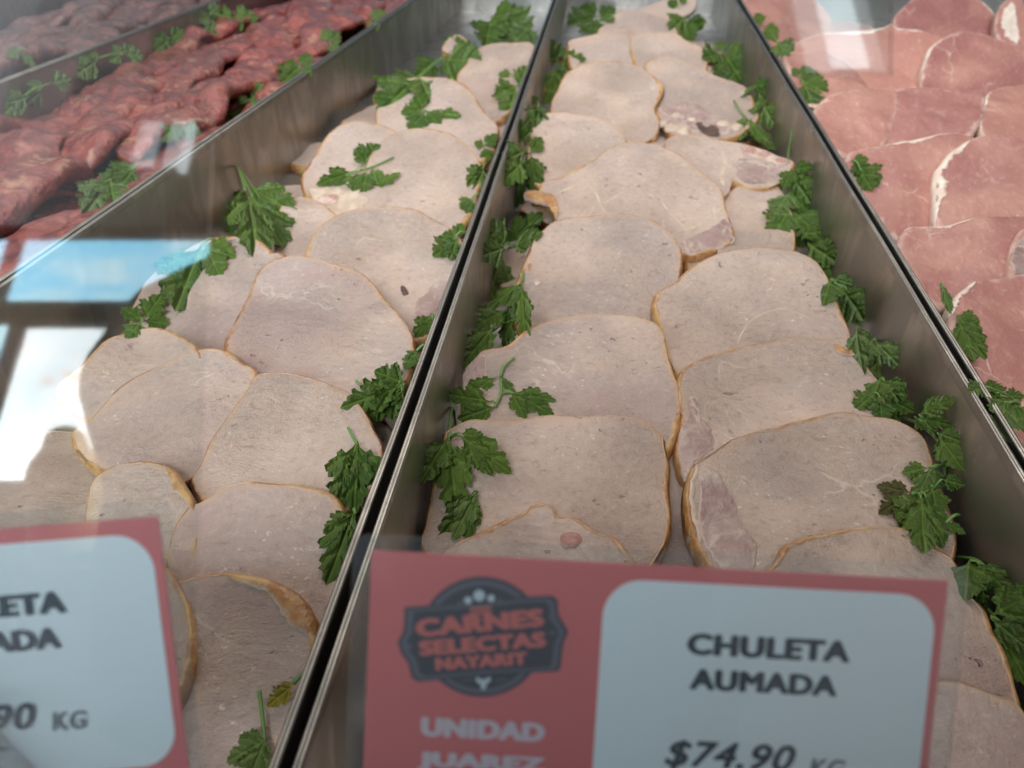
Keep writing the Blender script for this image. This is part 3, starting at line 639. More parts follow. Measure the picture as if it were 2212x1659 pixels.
# ------------------------------------------------------------------ marinated meat strips in the two left trays
def strip(name, path, w, hgt, mat, seed, label, group):
    """a floppy strip of meat: flattened lumpy sweep along a wavy path"""
    n, m = 34, 22; vs, fs = [], []
    P = smooth_open(path, n)
    for i, p in enumerate(P):
        t = i/(n-1)
        d = (P[min(n-1, i+1)]-P[max(0, i-1)]).normalized(); sd = d.cross(Vector((0, 0, 1))).normalized()
        prof = max(.12, math.sin(math.pi*min(1, max(0, .06+.88*t)))**.45)
        for j in range(m):
            a = 2*math.pi*j/m; ca, sa = math.cos(a), math.sin(a)
            q = p + sd*(w*.5*prof*ca) + Vector((0, 0, hgt*prof*(math.copysign(abs(sa)**.8, sa))))
            k = noise.noise(q*34+Vector((seed, 0, 0)))*.0062 + noise.noise(Vector((q.x*85+seed, q.y*24, q.z*85)))*.0042 + noise.noise(q*95+Vector((seed, 0, 0)))*.0014 + noise.noise(q*260)*.0005
            vs.append(q + (sd*ca*.6+Vector((0, 0, sa)))*k)
    for i in range(n-1):
        for j in range(m): fs.append([i*m+j, i*m+(j+1) % m, (i+1)*m+(j+1) % m, (i+1)*m+j])
    fs.append(list(range(m))[::-1]); fs.append([(n-1)*m+j for j in range(m)])
    c = P[n//2]
    me = mesh_from(name, [v-c for v in vs], fs); o = link(name, me, mat); o.location = c
    tag(o, label, 'meat', group); SURF.append(o); return o
def smooth_open(pts, n):
    out = []
    m = len(pts)-1
    for i in range(n):
        f = i/(n-1)*m; k = min(m-1, int(f)); t = f-k
        p0, p1, p2, p3 = (Vector(pts[max(0, min(m, k+q-1))]) for q in range(4))
        out.append(.5*((2*p1)+(p2-p0)*t+(2*p0-5*p1+4*p2-p3)*t*t+(3*p1-p0-3*p2+p3)*t**3))
    return out
rm = random.Random(21)
ORD = ['nearest', 'second', 'third', 'fourth', 'fifth', 'sixth', 'seventh', 'eighth', 'ninth', 'tenth']
def heap(xl, xr, ya, yb, lanes, rows, name, mat, noun, group, zc, lane_names):
    wlane = (xr-xl)/lanes
    for j in range(lanes):
        for i in range(rows):
            L = (yb-ya)/rows
            x = xl+wlane*(j+.5)+rm.uniform(-.25, .25)*wlane
            y = ya+L*(i+.5+(.4 if j % 2 else 0))+rm.uniform(-.2, .2)*L
            ang = rm.uniform(-.30, .22); ln = L*rm.uniform(1.3, 1.7)
            z = zc + rm.uniform(-.009, .011) + .010*math.sin(math.pi*(j+.5)/lanes)
            path = []
            for k in range(7):
                q = (k/6-.5)*ln
                px_ = x+math.sin(ang)*q+rm.uniform(-.011, .011)
                path.append((max(xl+.012, min(xr-.012, px_)), y+math.cos(ang)*q, z+rm.uniform(-.006, .006)-(.012 if k in (0, 6) else 0)))
            strip(name, path, rm.uniform(.036, .054), rm.uniform(.008, .013), mat, rm.random()*90, f'{noun}, {ORD[i]} from the front {lane_names[j]}', group)
heap(-.538, -.297, .30, 1.45, 6, 7, 'marinated_meat_strip', M['beef'], 'dark red meat strip', 'marinated meat strips heaped in the second tray', -.038,
     ['beside the left wall', 'one lane from the left wall', 'just left of the tray middle', 'just right of the tray middle', 'one lane from the right wall', 'beside the right wall'])
heap(-.80, -.558, .62, 1.45, 5, 5, 'spiced_meat_strip', M['beef2'], 'brownish spiced strip', 'spiced meat strips in the leftmost tray', -.034,
     ['four lanes from the rim', 'three lanes from the rim', 'two lanes from the rim', 'one lane from the rim', 'right beside the rim'])
def bed(name, xl, xr, ya, yb, z, mat):
    nx, ny = 40, 160; vs, fs = [], []
    for jy in range(ny+1):
        for ix in range(nx+1):
            p = Vector((xl+(xr-xl)*ix/nx, ya+(yb-ya)*jy/ny, z)); p.z += noise.noise(Vector((p.x*30, p.y*14, 2)))*.010+noise.noise(p*90)*.004
            vs.append(p)
    for jy in range(ny):
        for ix in range(nx): a = jy*(nx+1)+ix; fs.append([a, a+1, a+nx+2, a+nx+1])
    o = link(name, mesh_from(name, vs, fs), mat); tag(o, 'tangle of marinated meat under the strips on top', 'meat', kind='stuff'); SURF.append(o)
bed('marinated_meat', -.543, -.2935, .05, 1.48, -.046, M['beef'])
bed('spiced_meat', -.84, -.552, .05, 1.48, -.040, M['beef2']); bpy.data.objects['spiced_meat']['label'] = 'tangle of spiced meat under the strips of the leftmost tray'


# ------------------------------------------------------------------ parsley
def leaf_mesh(seed, curl, fold, twist):
    r = random.Random(seed)
    half = [(.0, .012), (.10, .03), (.19, .13), (.18, .24), (.25, .29), (.29, .27), (.32, .37), (.39, .41), (.42, .36), (.48, .43), (.55, .42), (.55, .35), (.62, .33), (.60, .27), (.57, .20), (.64, .23),
            (.68, .29), (.75, .29), (.76, .24), (.83, .23), (.87, .17), (.86, .12), (.93, .11), (.965, .05)]
    out = []
    for sg in (1, -1):
        h = [(x+r.uniform(-.018, .018), (y*(1+r.uniform(-.12, .12)))*sg) for x, y in half]
        out.append(h)
    poly = out[0]+[(1.0, 0)]+out[1][::-1]
    pts = [Vector(p) for p in poly]; n = len(pts)
    edges = [(i, (i+1) % n) for i in range(n)]
    g = []
    for i in range(1, 20):
        for j in range(-9, 10): g.append(Vector((i/20+.01*(j % 2), j*.047)))
    res = delaunay_2d_cdt(pts+g, edges, [list(range(n))], 1, 1e-5)
    V, Fc = res[0], res[2]
    ribs = [((0, 0), (1, 0)), ((.18, .03), (.50, .38)), ((.18, -.03), (.50, -.38)), ((.55, .0), (.74, .22)), ((.55, 0), (.74, -.22)), ((.30, .15), (.33, .33)), ((.30, -.15), (.33, -.33))]
    vs, vein = [], []
    for p in V:
        d = 9
        for a, b in ribs:
            a, b = Vector(a), Vector(b); ab = b-a; t = max(0, min(1, (p-a).dot(ab)/ab.dot(ab))); d = min(d, (p-a-ab*t).length)
        x, y = p
        z = .4*curl*(x*x-.25*x) + .6*fold*abs(y)**1.2 + twist*x*y + .035*noise.noise(Vector((x*2.6, y*2.6, seed))) + .012*noise.noise(Vector((x*8, y*8, seed))) + .05*min(d, .12)
        if abs(y) > .2: z += abs(curl)*.35*(abs(y)-.2)
        vs.append((x, y, z)); vein.append(d)
    me = mesh_from('leaf', vs, Fc); add_attr(me, 'vein', vein); return me
LEAFV = [leaf_mesh(3, -.25, .10, .0), leaf_mesh(8, -.10, .35, .1), leaf_mesh(13, .12, -.25, -.1), leaf_mesh(21, -.45, .15, .25), leaf_mesh(34, -.3, -.4, .0),
         leaf_mesh(55, .05, .55, -.2), leaf_mesh(89, -.2, -.1, .3), leaf_mesh(144, -.6, .3, -.15), leaf_mesh(233, .0, .05, -.35)]
LEAFC = {}
def leaf_data(v, mat):
    if (v, mat) not in LEAFC:
        me = LEAFV[v].copy(); me.materials.append(M[mat]); LEAFC[v, mat] = me
    return LEAFC[v, mat]
bpy.context.view_layer.update()
bv, bf = [], []
for o in SURF:
    b = len(bv); mw = o.matrix_world
    bv.extend(mw @ v.co for v in o.data.vertices); bf.extend([b+i for i in p.vertices] for p in o.data.polygons)
BVH = BVHTree.FromPolygons(bv, bf)
def hit(x, y, lift=.002):
    d = ray(x, y).normalized(); loc, nr, idx, dist = BVH.ray_cast(EYE, d)
    if loc is None: p = on_z(x, y, -.03); return p, Vector((0, 0, 1))
    if nr.dot(d) > 0: nr = -nr
    return loc - d*lift, nr
def tube(pts, r0, r1, m=6):
    vs, fs = [], []; n = len(pts)
    for i, p in enumerate(pts):
        d = (pts[min(n-1, i+1)]-pts[max(0, i-1)]).normalized(); a = d.cross(Vector((.3, .2, 1))).normalized(); b = d.cross(a); r = r0+(r1-r0)*i/(n-1)
        for j in range(m): an = 2*math.pi*j/m; vs.append(p+(a*math.cos(an)+b*math.sin(an))*r)
    for i in range(n-1):
        for j in range(m): fs.append([i*m+j, i*m+(j+1) % m, (i+1)*m+(j+1) % m, (i+1)*m+j])
    fs.append(list(range(m))[::-1]); fs.append([(n-1)*m+j for j in range(m)])
    return vs, fs
rp = random.Random(77)
def sprig(label, leaves, stem=None, mat='leaf', group='parsley sprigs'):
    """leaves: (base x, base y, tip x, tip y[, width ratio[, material]]) in photo coordinates, laid on whatever surface lies there"""
    recs = []
    dep = sorted((hit(L[0], L[1], .0045)[0]-EYE).dot(AX) for L in leaves); md = dep[int(len(dep)*.3)]
    def at(x, y, depth): d = ray(x, y); return EYE + d*(depth/d.dot(AX))
    for L in leaves:
        bx, by, tx, ty = L[:4]; w = L[4] if len(L) > 4 else rp.uniform(.95, 1.2); mt = L[5] if len(L) > 5 else mat
        pb, nb = hit(bx, by, .0045); db = (pb-EYE).dot(AX)
        if db > md+.018: pb = at(bx, by, md+.010)
        ph, nt = hit(tx, ty, .003); vd = (EYE-pb).normalized()
        pl = on_plane(tx, ty, pb, (nb*.55+vd*.75+Vector((0, 0, rp.uniform(-.1, .3)))).normalized())
        dp = (pb-EYE).dot(AX); ln = math.hypot(tx-bx, ty-by)*dp/F
        dt = min((pl-EYE).dot(AX), (ph-EYE).dot(AX)); dt = min(dp+.9*ln, dt)
        if dt < dp-.7*ln: pb = at(bx, by, dt+.7*ln)
        pt = at(tx, ty, dt)
        recs.append((pb, pt, nb, w, mt))
    c = sum((r[0] for r in recs), Vector())/len(recs)
    e = empty('parsley_sprig', c); tag(e, label, 'parsley', group)
    for pb, pt, nb, w, mt in recs:
        d = pt-pb; L = d.length*1.17; d.normalize(); vd = (EYE-pb).normalized()
        nn = (nb*.45+vd*.85+Vector((rp.uniform(-.3, .3), rp.uniform(-.3, .3), rp.uniform(-.1, .25)))); nn = (nn-d*nn.dot(d)).normalized(); sd = nn.cross(d)
        o = link('leaf', leaf_data(rp.randrange(len(LEAFV)), mt), None, e)
        W = L*w*1.02
        o.matrix_local = Matrix(((d.x*L, sd.x*W, nn.x*L, pb.x-c.x), (d.y*L, sd.y*W, nn.y*L, pb.y-c.y), (d.z*L, sd.z*W, nn.z*L, pb.z-c.z), (0, 0, 0, 1)))
    vs, fs = [], []
    def add(pts, a, b):
        v, f = tube([p-c for p in pts], a, b); k = len(vs); vs.extend(v); fs.extend([[k+i for i in q] for q in f])
    if stem:
        sp = [hit(x, y, .0035)[0] for x, y in stem]
        ok = [sp[0]]
        for (x, y), p in zip(stem[1:], sp[1:]):
            dq = (ok[-1]-EYE).dot(AX); p = at(x, y, max(dq-.02, min(dq+.02, (p-EYE).dot(AX))))
            ok.append(p)
        spine = smooth_open(ok, 14)
    else:
        a = min((r[0] for r in recs), key=lambda p: (p-c).x); b = max((r[0] for r in recs), key=lambda p: (p-c).x)
        if (a-b).length < .004: b = a+Vector((.006, .004, .001))
        spine = smooth_open([a, (a+b)/2+Vector((0, 0, .002)), b], 8)
    add(spine, .00075, .0006)
    for pb, pt, *_ in recs:
        q = min(spine, key=lambda p: (p-pb).length)
        if (q-pb).length > .0015: add(smooth_open([q, (q+pb)/2+Vector((0, 0, .0012)), pb], 6), .0005, .0004)
    link('stem', mesh_from('stem', vs, fs), M['stem'], e)
    return e
G3, G4, G5, G2 = 'parsley sprigs in the left tray', 'parsley sprigs along the middle tray', 'parsley sprigs in the right tray', 'parsley sprigs on the marinated meat'
# left tray
sprig('parsley sprig with long leaves at the far end of the left tray', [(1065,36,1132,68),(1060,36,1125,28),(1062,40,1050,95),(1150,56,1100,92,1.0,'leaf_pale'),(1064,38,1090,84)], [(1028,12),(1045,30),(1065,38)], group=G3)
sprig('large pale parsley sprig above the two farthest chops of the left tray', [(950,128,998,96),(955,130,1024,128),(950,132,985,160),(945,128,903,160),(905,165,855,175),(900,170,832,232),(905,168,930,212)], [(985,105),(945,130),(905,165),(870,205)], 'leaf', G3)
sprig('dark compact parsley sprig lying just below the large pale one', [(915,235,900,205),(915,238,872,242),(918,240,890,276),(920,240,946,264),(945,245,990,250,.7)], [(990,250),(940,243),(915,238)], group=G3)
sprig('thin stalked parsley sprig flat on the two pale chops', [(790,352,768,326),(785,355,815,312),(765,370,694,395,.6),(770,375,765,408),(790,370,785,408),(800,365,820,398,.8),(815,398,858,374,.5)], [(850,340),(800,362),(760,374),(695,396)], group=G3)
sprig('upright parsley sprig leaning on the left wall near the marinated tray', [(524,398,482,505,.4),(530,412,558,530,.6),(532,404,620,448,.6),(560,425,618,490,.7),(545,425,603,524,.6),(530,405,520,470,.5)], [(514,358),(522,380),(526,402)], group=G3)
sprig('two broad dark parsley leaves on the chop at the window reflection', [(437,527,385,655,.8),(440,527,497,552,.9),(442,530,470,585,.8)], None, group=G3)
sprig('small toothed parsley leaf cluster at the edge of the window reflection', [(312,690,345,642),(312,692,358,698),(308,694,276,722),(305,692,268,668)], None, group=G3)
sprig('parsley sprig hanging on the double rim behind the orange edged chop', [(1120,185,1135,145),(1115,185,1075,205),(1115,190,1100,238),(1105,160,1080,160)], None, group=G3)
sprig('tiny curled parsley sprig at the double rim beside the bony cornered chop', [(1045,315,1072,292),(1045,315,1027,308),(1045,318,1055,345)], None, group=G3)
sprig('narrow parsley leaf pair peeking out under the double rim', [(1045,355,1018,395,.7),(1045,362,1032,402,.7)], None, group=G3)
sprig('parsley leaf tip poking from the double rim above the dark slit chop', [(1020,428,1000,448),(1022,432,1010,455)], None, group=G3)
sprig('star shaped parsley sprig on the right edge of the pinkish chop', [(985,510,997,486),(985,512,958,508),(985,515,943,550),(988,515,972,556)], None, group=G3)
sprig('single parsley leaflet below the dark slit chop at the double rim', [(932,678,903,720,.8),(935,690,915,712)], None, group=G3)
sprig('small parsley bit at the double rim beside the largest speckled chop', [(902,762,878,790),(900,758,885,775)], None, group=G3)
sprig('broad folded parsley leaf over the rim side of the largest speckled chop', [(876,830,818,806,1.1),(865,835,757,872,.6),(868,845,800,895,.9),(872,845,848,890,.9),(870,838,808,862,.9)], [(770,823),(785,838),(805,845),(870,838)], group=G3)
sprig('upright parsley leaf curling over the coarse grained chop', [(770,955,733,1082,.62),(772,955,802,1068,.55),(771,960,765,1088,.5)], [(752,924),(760,940),(770,960)], group=G3)
sprig('serrated parsley leaf at the double rim above the frontmost left chop', [(765,1100,718,1235,.6),(765,1105,710,1145,.7),(768,1110,745,1190,.6)], None, group=G3)
sprig('pale parsley sprig with a straight stem on the frontmost left chop', [(572,1600,500,1640,.9,'leaf_pale'),(570,1605,535,1690,.9,'leaf_pale'),(572,1598,522,1592,.8,'leaf_pale'),(574,1595,560,1650,.7)], [(560,1492),(566,1540),(572,1602)], 'leaf_pale', G3)
sprig('yellowed parsley leaf at the double rim near the bottom edge', [(634,1480,584,1520,.8,'leaf_yellow'),(634,1476,600,1490,.7,'leaf_yellow')], None, 'leaf_yellow', G3)
# marinated trays
sprig('two pale parsley clusters at the far left rim of the red meat', [(455,35,430,42),(450,30,470,12),(460,40,455,68),(500,40,520,62),(500,38,550,35),(500,38,485,22),(470,30,500,35)], None, 'leaf_pale', G2)
sprig('small parsley cluster below the far left rim of the red meat', [(365,85,390,65),(365,85,338,108),(368,85,388,90),(362,85,345,72)], None, 'leaf', G2)
sprig('long parsley sprig halfway along the left rim of the red meat', [(210,130,170,158),(215,125,195,118),(260,118,240,130),(262,115,285,102),(270,118,305,118),(262,112,245,100)], None, 'leaf_pale', G2)
sprig('hazy parsley sprig at the left end of the red meat tray', [(110,180,148,170),(95,188,65,182),(90,195,60,222),(40,215,15,240),(60,210,20,222)], None, 'leaf_pale', G2)
sprig('farthest parsley cluster on the right rim of the red meat', [(800,45,828,26),(800,45,775,65),(800,48,812,62),(803,42,815,24)], None, 'leaf_pale', G2)
sprig('second farthest parsley cluster on the right rim of the red meat', [(712,90,700,64),(712,90,730,70),(712,95,700,122),(714,95,728,108)], None, 'leaf_pale', G2)
sprig('third farthest parsley cluster on the right rim of the red meat', [(645,140,670,120),(645,142,618,138),(645,145,612,175),(648,145,668,158)], None, 'leaf', G2)
sprig('spread parsley sprig at the middle of the red meat right rim', [(540,215,565,184),(535,222,515,210),(525,230,493,240),(520,235,500,258),(540,215,554,224)], [(562,182),(540,215),(500,252)], 'leaf_pale', G2)
sprig('parsley sprig by the two lamp reflections on the red meat', [(420,260,410,302,.8),(385,268,365,295),(395,268,402,296),(375,272,352,300)], [(446,232),(420,258),(370,272)], 'leaf', G2)
sprig('nearest large parsley sprig on the red meat right rim', [(298,355,235,388,.9),(290,365,258,402),(240,390,190,455,.9,'leaf_pale'),(238,390,245,430),(250,380,215,400)], [(298,352),(265,378),(238,392)], 'leaf', G2)
sprig('faint parsley sprig on the spiced meat of the leftmost tray', [(40,112,18,120),(45,112,74,142,.6),(40,110,28,100)], None, 'leaf_pale', G2)
# middle tray, left wall
sprig('dark bushy parsley in the far left corner of the middle tray', [(1290,35,1325,18),(1290,35,1258,18),(1285,38,1235,52),(1290,40,1285,72),(1295,38,1322,46),(1270,30,1240,28),(1280,45,1262,70)], None, 'leaf', G4)
sprig('parsley sprig with one leaf pointing right onto the second row', [(1205,140,1258,130,.8),(1205,135,1190,92),(1200,145,1180,218,.7),(1198,150,1216,165),(1200,120,1225,105)], None, 'leaf', G4)
sprig('dark shadowed parsley tuft below the right pointing leaf', [(1160,230,1138,268),(1165,230,1182,252),(1160,225,1150,210),(1162,232,1160,268)], None, 'leaf', G4)
sprig('long pale hanging parsley leaf beside the small greyish chop', [(1135,310,1122,264),(1146,330,1168,298),(1135,325,1095,345),(1136,330,1114,436,.55,'leaf_pale'),(1145,330,1162,402,.45),(1130,350,1090,388,.8)], [(1122,262),(1132,300),(1138,335)], 'leaf', G4)
sprig('bushy parsley sprig with one large lower leaf beside the flat chop', [(1100,525,1162,468,.7),(1105,535,1164,508,.8),(1095,530,1060,488),(1090,535,1045,552),(1085,545,1060,638,.75),(1100,530,1094,498),(1110,520,1130,490)], None, 'leaf', G4)
sprig('drooping parsley sprig with a thin fork stem on the flat chop', [(1127,610,1060,662,.4),(1128,612,1115,690,.5,'leaf_pale'),(1126,615,1136,720,.28),(1090,670,1030,702,.8),(1100,660,1090,732,.6),(1070,700,1003,782,.45),(1110,690,1085,748,.6)], [(1130,587),(1125,612),(1100,655),(1060,720)], 'leaf', G4)
sprig('three pronged parsley sprig lying across the marbled bony chop', [(1078,812,992,860,.42),(1082,812,1110,850,.35),(1105,845,1130,893,.6),(1108,846,1188,862,.5),(1112,850,1186,890,.5),(1060,868,975,852,.7),(1070,878,1000,902,.7)], [(1110,774),(1090,790),(1082,812),(1082,850),(1068,880)], 'leaf', G4)
sprig('large parsley sprig with two arching stems on the big square chop', [(968,945,914,1032,.65),(970,950,985,1096,.55),(968,950,1012,1022,.5),(992,935,1042,946,.7),(992,940,1090,1010,.6),(995,942,1055,1015,.6),(1030,1060,985,1152,.5,'leaf_pale'),(1032,1070,1010,1155,.4),(1025,1060,962,1150,.6)], [(970,950),(972,910),(978,880),(985,920),(994,968),(1015,1020),(1032,1078)], 'leaf', G4)
# middle tray, right wall
sprig('dark parsley tuft in the far right corner of the middle tray', [(1465,15,1445,4),(1480,35,1455,62),(1485,40,1515,58),(1480,40,1490,88),(1470,10,1480,-8),(1490,45,1522,46)], None, 'leaf', G4)
sprig('round dark parsley tuft right of the second row', [(1560,115,1523,126),(1560,112,1555,88),(1565,115,1602,108),(1565,120,1602,168),(1560,120,1545,152)], None, 'leaf', G4)
sprig('lighter parsley sprig at the right end of the crumbly chop', [(1625,185,1656,180),(1625,185,1606,206),(1630,188,1652,216),(1645,215,1630,242),(1650,225,1670,266),(1645,225,1640,264)], [(1612,165),(1630,190),(1650,225)], 'leaf', G4)
sprig('thin folded parsley leaf between the crumbly chop and the rib bone', [(1605,250,1600,292,.6),(1612,255,1672,322,.3),(1608,252,1636,302,.5)], [(1586,216),(1605,248),(1640,290),(1682,322)], 'leaf', G4)
sprig('longest parsley sprig, hanging along the right wall from the rib bone down', [(1715,365,1752,360),(1712,365,1694,402),(1715,370,1736,412),(1715,385,1748,432),(1708,415,1678,456,.9,'leaf_pale'),(1710,420,1742,452),(1705,455,1675,498),(1715,460,1768,506),(1715,465,1722,532,.7,'leaf_pale'),(1735,505,1772,500),(1745,525,1800,562),(1745,530,1796,588)], [(1710,281),(1705,320),(1700,360),(1706,420),(1735,520),(1775,580),(1795,604)], 'leaf', G4)
sprig('parsley sprig with a pale top leaf at the fat line chop', [(1797,600,1836,642,1.0,'leaf_pale'),(1797,600,1838,612,.8,'leaf_pale'),(1795,605,1780,648),(1805,640,1832,688),(1825,630,1862,684),(1830,625,1856,648)], None, 'leaf', G4)
sprig('parsley sprig in front of the small brown corner fold', [(1850,705,1856,790,.65),(1890,735,1937,786,.7),(1888,738,1900,806,.7),(1885,735,1858,772)], [(1842,692),(1872,718),(1890,736)], 'leaf_pale', G4)
sprig('folded parsley sprig at the right end of the dark muscle chop', [(1905,815,1880,868),(1908,815,1942,868),(1890,850,1857,876),(1900,860,1905,902),(1915,860,1967,886),(1920,870,1940,906)], None, 'leaf', G4)
sprig('curving parsley stem with raised leaves at the widest chop', [(1985,895,2054,864,.7),(1990,893,2036,880,.8),(1985,905,2046,916,.7),(1975,900,2002,922),(2025,935,2067,950),(2030,945,2074,1006,.8),(2028,940,2056,986)], [(1950,903),(1985,915),(2015,940),(2038,970),(2040,1000),(2012,1012)], 'leaf', G4)
sprig('parsley sprig with an olive brown leaf on the widest chop', [(2005,1010,1958,1020),(2010,1010,1985,1072,.6,'leaf_pale'),(2015,1010,2026,1052),(1970,1065,1904,1050,.8,'leaf_olive'),(1968,1068,1910,1102,.7,'leaf_olive'),(1972,1070,1955,1102,.8,'leaf_olive'),(1990,1070,1953,1132),(1990,1075,1996,1182,.6),(2000,1075,2032,1168,.6),(2010,1050,2026,1106),(2035,1035,2076,1046)], [(2040,1000),(2038,1040),(2010,1060),(1975,1068)], 'leaf', G4)
sprig('lone small parsley leaflet in the shadow by the right wall', [(2043,1130,2080,1150,.8),(2045,1132,2060,1150,.7)], None, 'leaf', G4)
sprig('parsley sprig beside the upper right corner of the price tag', [(2095,1210,2085,1282),(2105,1215,2132,1312,.7),(2110,1215,2177,1276,.7),(2115,1250,2152,1266)], [(2068,1204),(2110,1210),(2140,1238)], 'leaf', G4)
sprig('nearest big parsley sprig at the right frame edge', [(2140,1330,2240,1278,.7),(2140,1335,2222,1402,.7),(2150,1345,2217,1465,.6)], [(2135,1318),(2165,1350),(2200,1392)], 'leaf', G4)
# right tray
sprig('farthest parsley sprig along the left rim of the raw chops', [(1645,55,1636,30),(1650,58,1680,66),(1650,60,1672,88),(1680,90,1708,106),(1680,92,1696,118)], None, 'leaf', G5)
sprig('parsley sprig at the rim just below the window reflection', [(1725,165,1767,165),(1725,165,1714,148),(1730,175,1780,196),(1735,180,1756,224),(1725,160,1752,150)], None, 'leaf', G5)
sprig('small parsley sprig at the rim halfway down the raw chops', [(1840,345,1872,345),(1850,355,1892,396),(1845,350,1862,376),(1860,370,1882,406)], None, 'leaf', G5)
sprig('parsley sprig with a pale narrow leaf on the nearest raw chop', [(2035,612,2052,672,.3,'leaf_pale'),(2068,680,2112,690,.9),(2068,682,2116,742,.6),(2075,700,2120,762,.6),(2070,690,2100,772,.5)], [(2033,612),(2050,655),(2068,690)], 'leaf', G5)
sprig('parsley sprig draped over the right double rim', [(2130,835,2097,845,.9),(2135,830,2166,862,.9),(2150,850,2138,823),(2160,855,2192,882,.8,'leaf_pale'),(2170,870,2164,948,.65,'leaf_pale'),(2180,870,2148,882),(2190,865,2215,922,.8),(2165,855,2207,855)], [(2140,835),(2165,856),(2205,875)], 'leaf', G5)


# ------------------------------------------------------------------ price tags fixed to the front of the glass
M['card_red'] = simple('card_red', (.70, .155, .15), .5); M['card_white'] = simple('card_white', (.82, .87, .90), .5)
M['ink'] = simple('ink_dark', (.035, .045, .065), .5); M['ink_grey'] = simple('ink_grey', (.16, .18, .20), .5)
M['badge'] = simple('badge_slate', (.050, .045, .062), .5); M['badge_line'] = simple('badge_line', (.125, .115, .145), .5)
M['badge_red'] = simple('badge_red', (.66, .15, .13), .5); M['badge_white'] = simple('badge_white', (.60, .66, .70), .5); M['pink_ink'] = simple('pale_pink_ink', (.70, .55, .60), .5)
M['film_wavy'] = m_glass('wrinkled_laminate_film', 1.5, .03, .05, (5, 45, 1))
M['film'] = m_glass('laminate_film', 1.5, .03, .03)
def plate(name, pts, z0, z1, mat, parent, label=None):
    n = len(pts); vs = [(x, y, z0) for x, y in pts]+[(x, y, z1) for x, y in pts]
    fs = [list(range(n))[::-1], list(range(n, 2*n))]+[[i, (i+1) % n, n+(i+1) % n, n+i] for i in range(n)]
    a = sum(pts[i][0]*pts[(i+1) % n][1]-pts[(i+1) % n][0]*pts[i][1] for i in range(n))
    if a < 0: fs = [f[::-1] for f in fs]
    o = link(name, mesh_from(name, vs, fs, False), mat, parent)
    if label: o['label'] = label
    return o
def rrect(x0, y0, x1, y1, r, n=10):
    out = []
    for cx, cy, a0 in ((x1-r, y1-r, 0), (x0+r, y1-r, 90), (x0+r, y0+r, 180), (x1-r, y0+r, 270)):
        for k in range(n+1): a = math.radians(a0+90*k/n); out.append((cx+r*math.cos(a), cy+r*math.sin(a)))
    return out
def lettering(txt, x, y, w, h, z, mat, parent, bold=.03, shear=0.0, ang=0.0, label=None):
    cu = bpy.data.curves.new('lettering', 'FONT'); cu.body = txt; cu.size = 1; cu.offset = 0.0; cu.shear = shear; cu.resolution_u = 4; cu.space_character = 1.08
    to = bpy.data.objects.new('lettering', cu); COL.objects.link(to); bpy.context.view_layer.update()
    dg = bpy.context.evaluated_depsgraph_get(); m0 = bpy.data.meshes.new_from_object(to.evaluated_get(dg)); bpy.data.objects.remove(to)
    vs, fs = [], []; ex = bold; cps = [(ex*math.cos(a)*1.15, ex*math.sin(a)*.75, 4e-6*q) for q, a in enumerate(math.radians(45*q) for q in range(8))]
    zo = []
    for dx, dy, dz in cps:
        k = len(vs); vs.extend((v.co.x+dx, v.co.y+dy, 0) for v in m0.vertices); zo.extend([dz]*len(m0.vertices)); fs.extend([k+i for i in p.vertices] for p in m0.polygons)
    me = mesh_from('lettering', vs, fs, False)
    xs = [v.co.x for v in me.vertices]; ys = [v.co.y for v in me.vertices]
    sx, sy = w/(max(xs)-min(xs)), h/(max(ys)-min(ys)); ca, sa = math.cos(ang), math.sin(ang); mx, my = min(xs), min(ys)
    for v, dz in zip(me.vertices, zo):
        a, b = (v.co.x-mx)*sx, (v.co.y-my)*sy; v.co = (x+a*ca-b*sa, y+a*sa+b*ca, z+dz)
    me.update(); me.materials.clear(); o = link('lettering', me, mat, parent)
    if label: o['label'] = label
    return o
def circle(cx, cy, r, n=40): return [(cx+r*math.cos(2*math.pi*k/n), cy+r*math.sin(2*math.pi*k/n)) for k in range(n)]
K6 = .00003003
def Q(x, y, th=math.radians(3.18)):
    dx, dy = x-305, y-385; return ((dx*math.cos(th)+dy*math.sin(th))*K6, -(-dx*math.sin(th)+dy*math.cos(th))*K6)
CW, CH = .0990, .0468
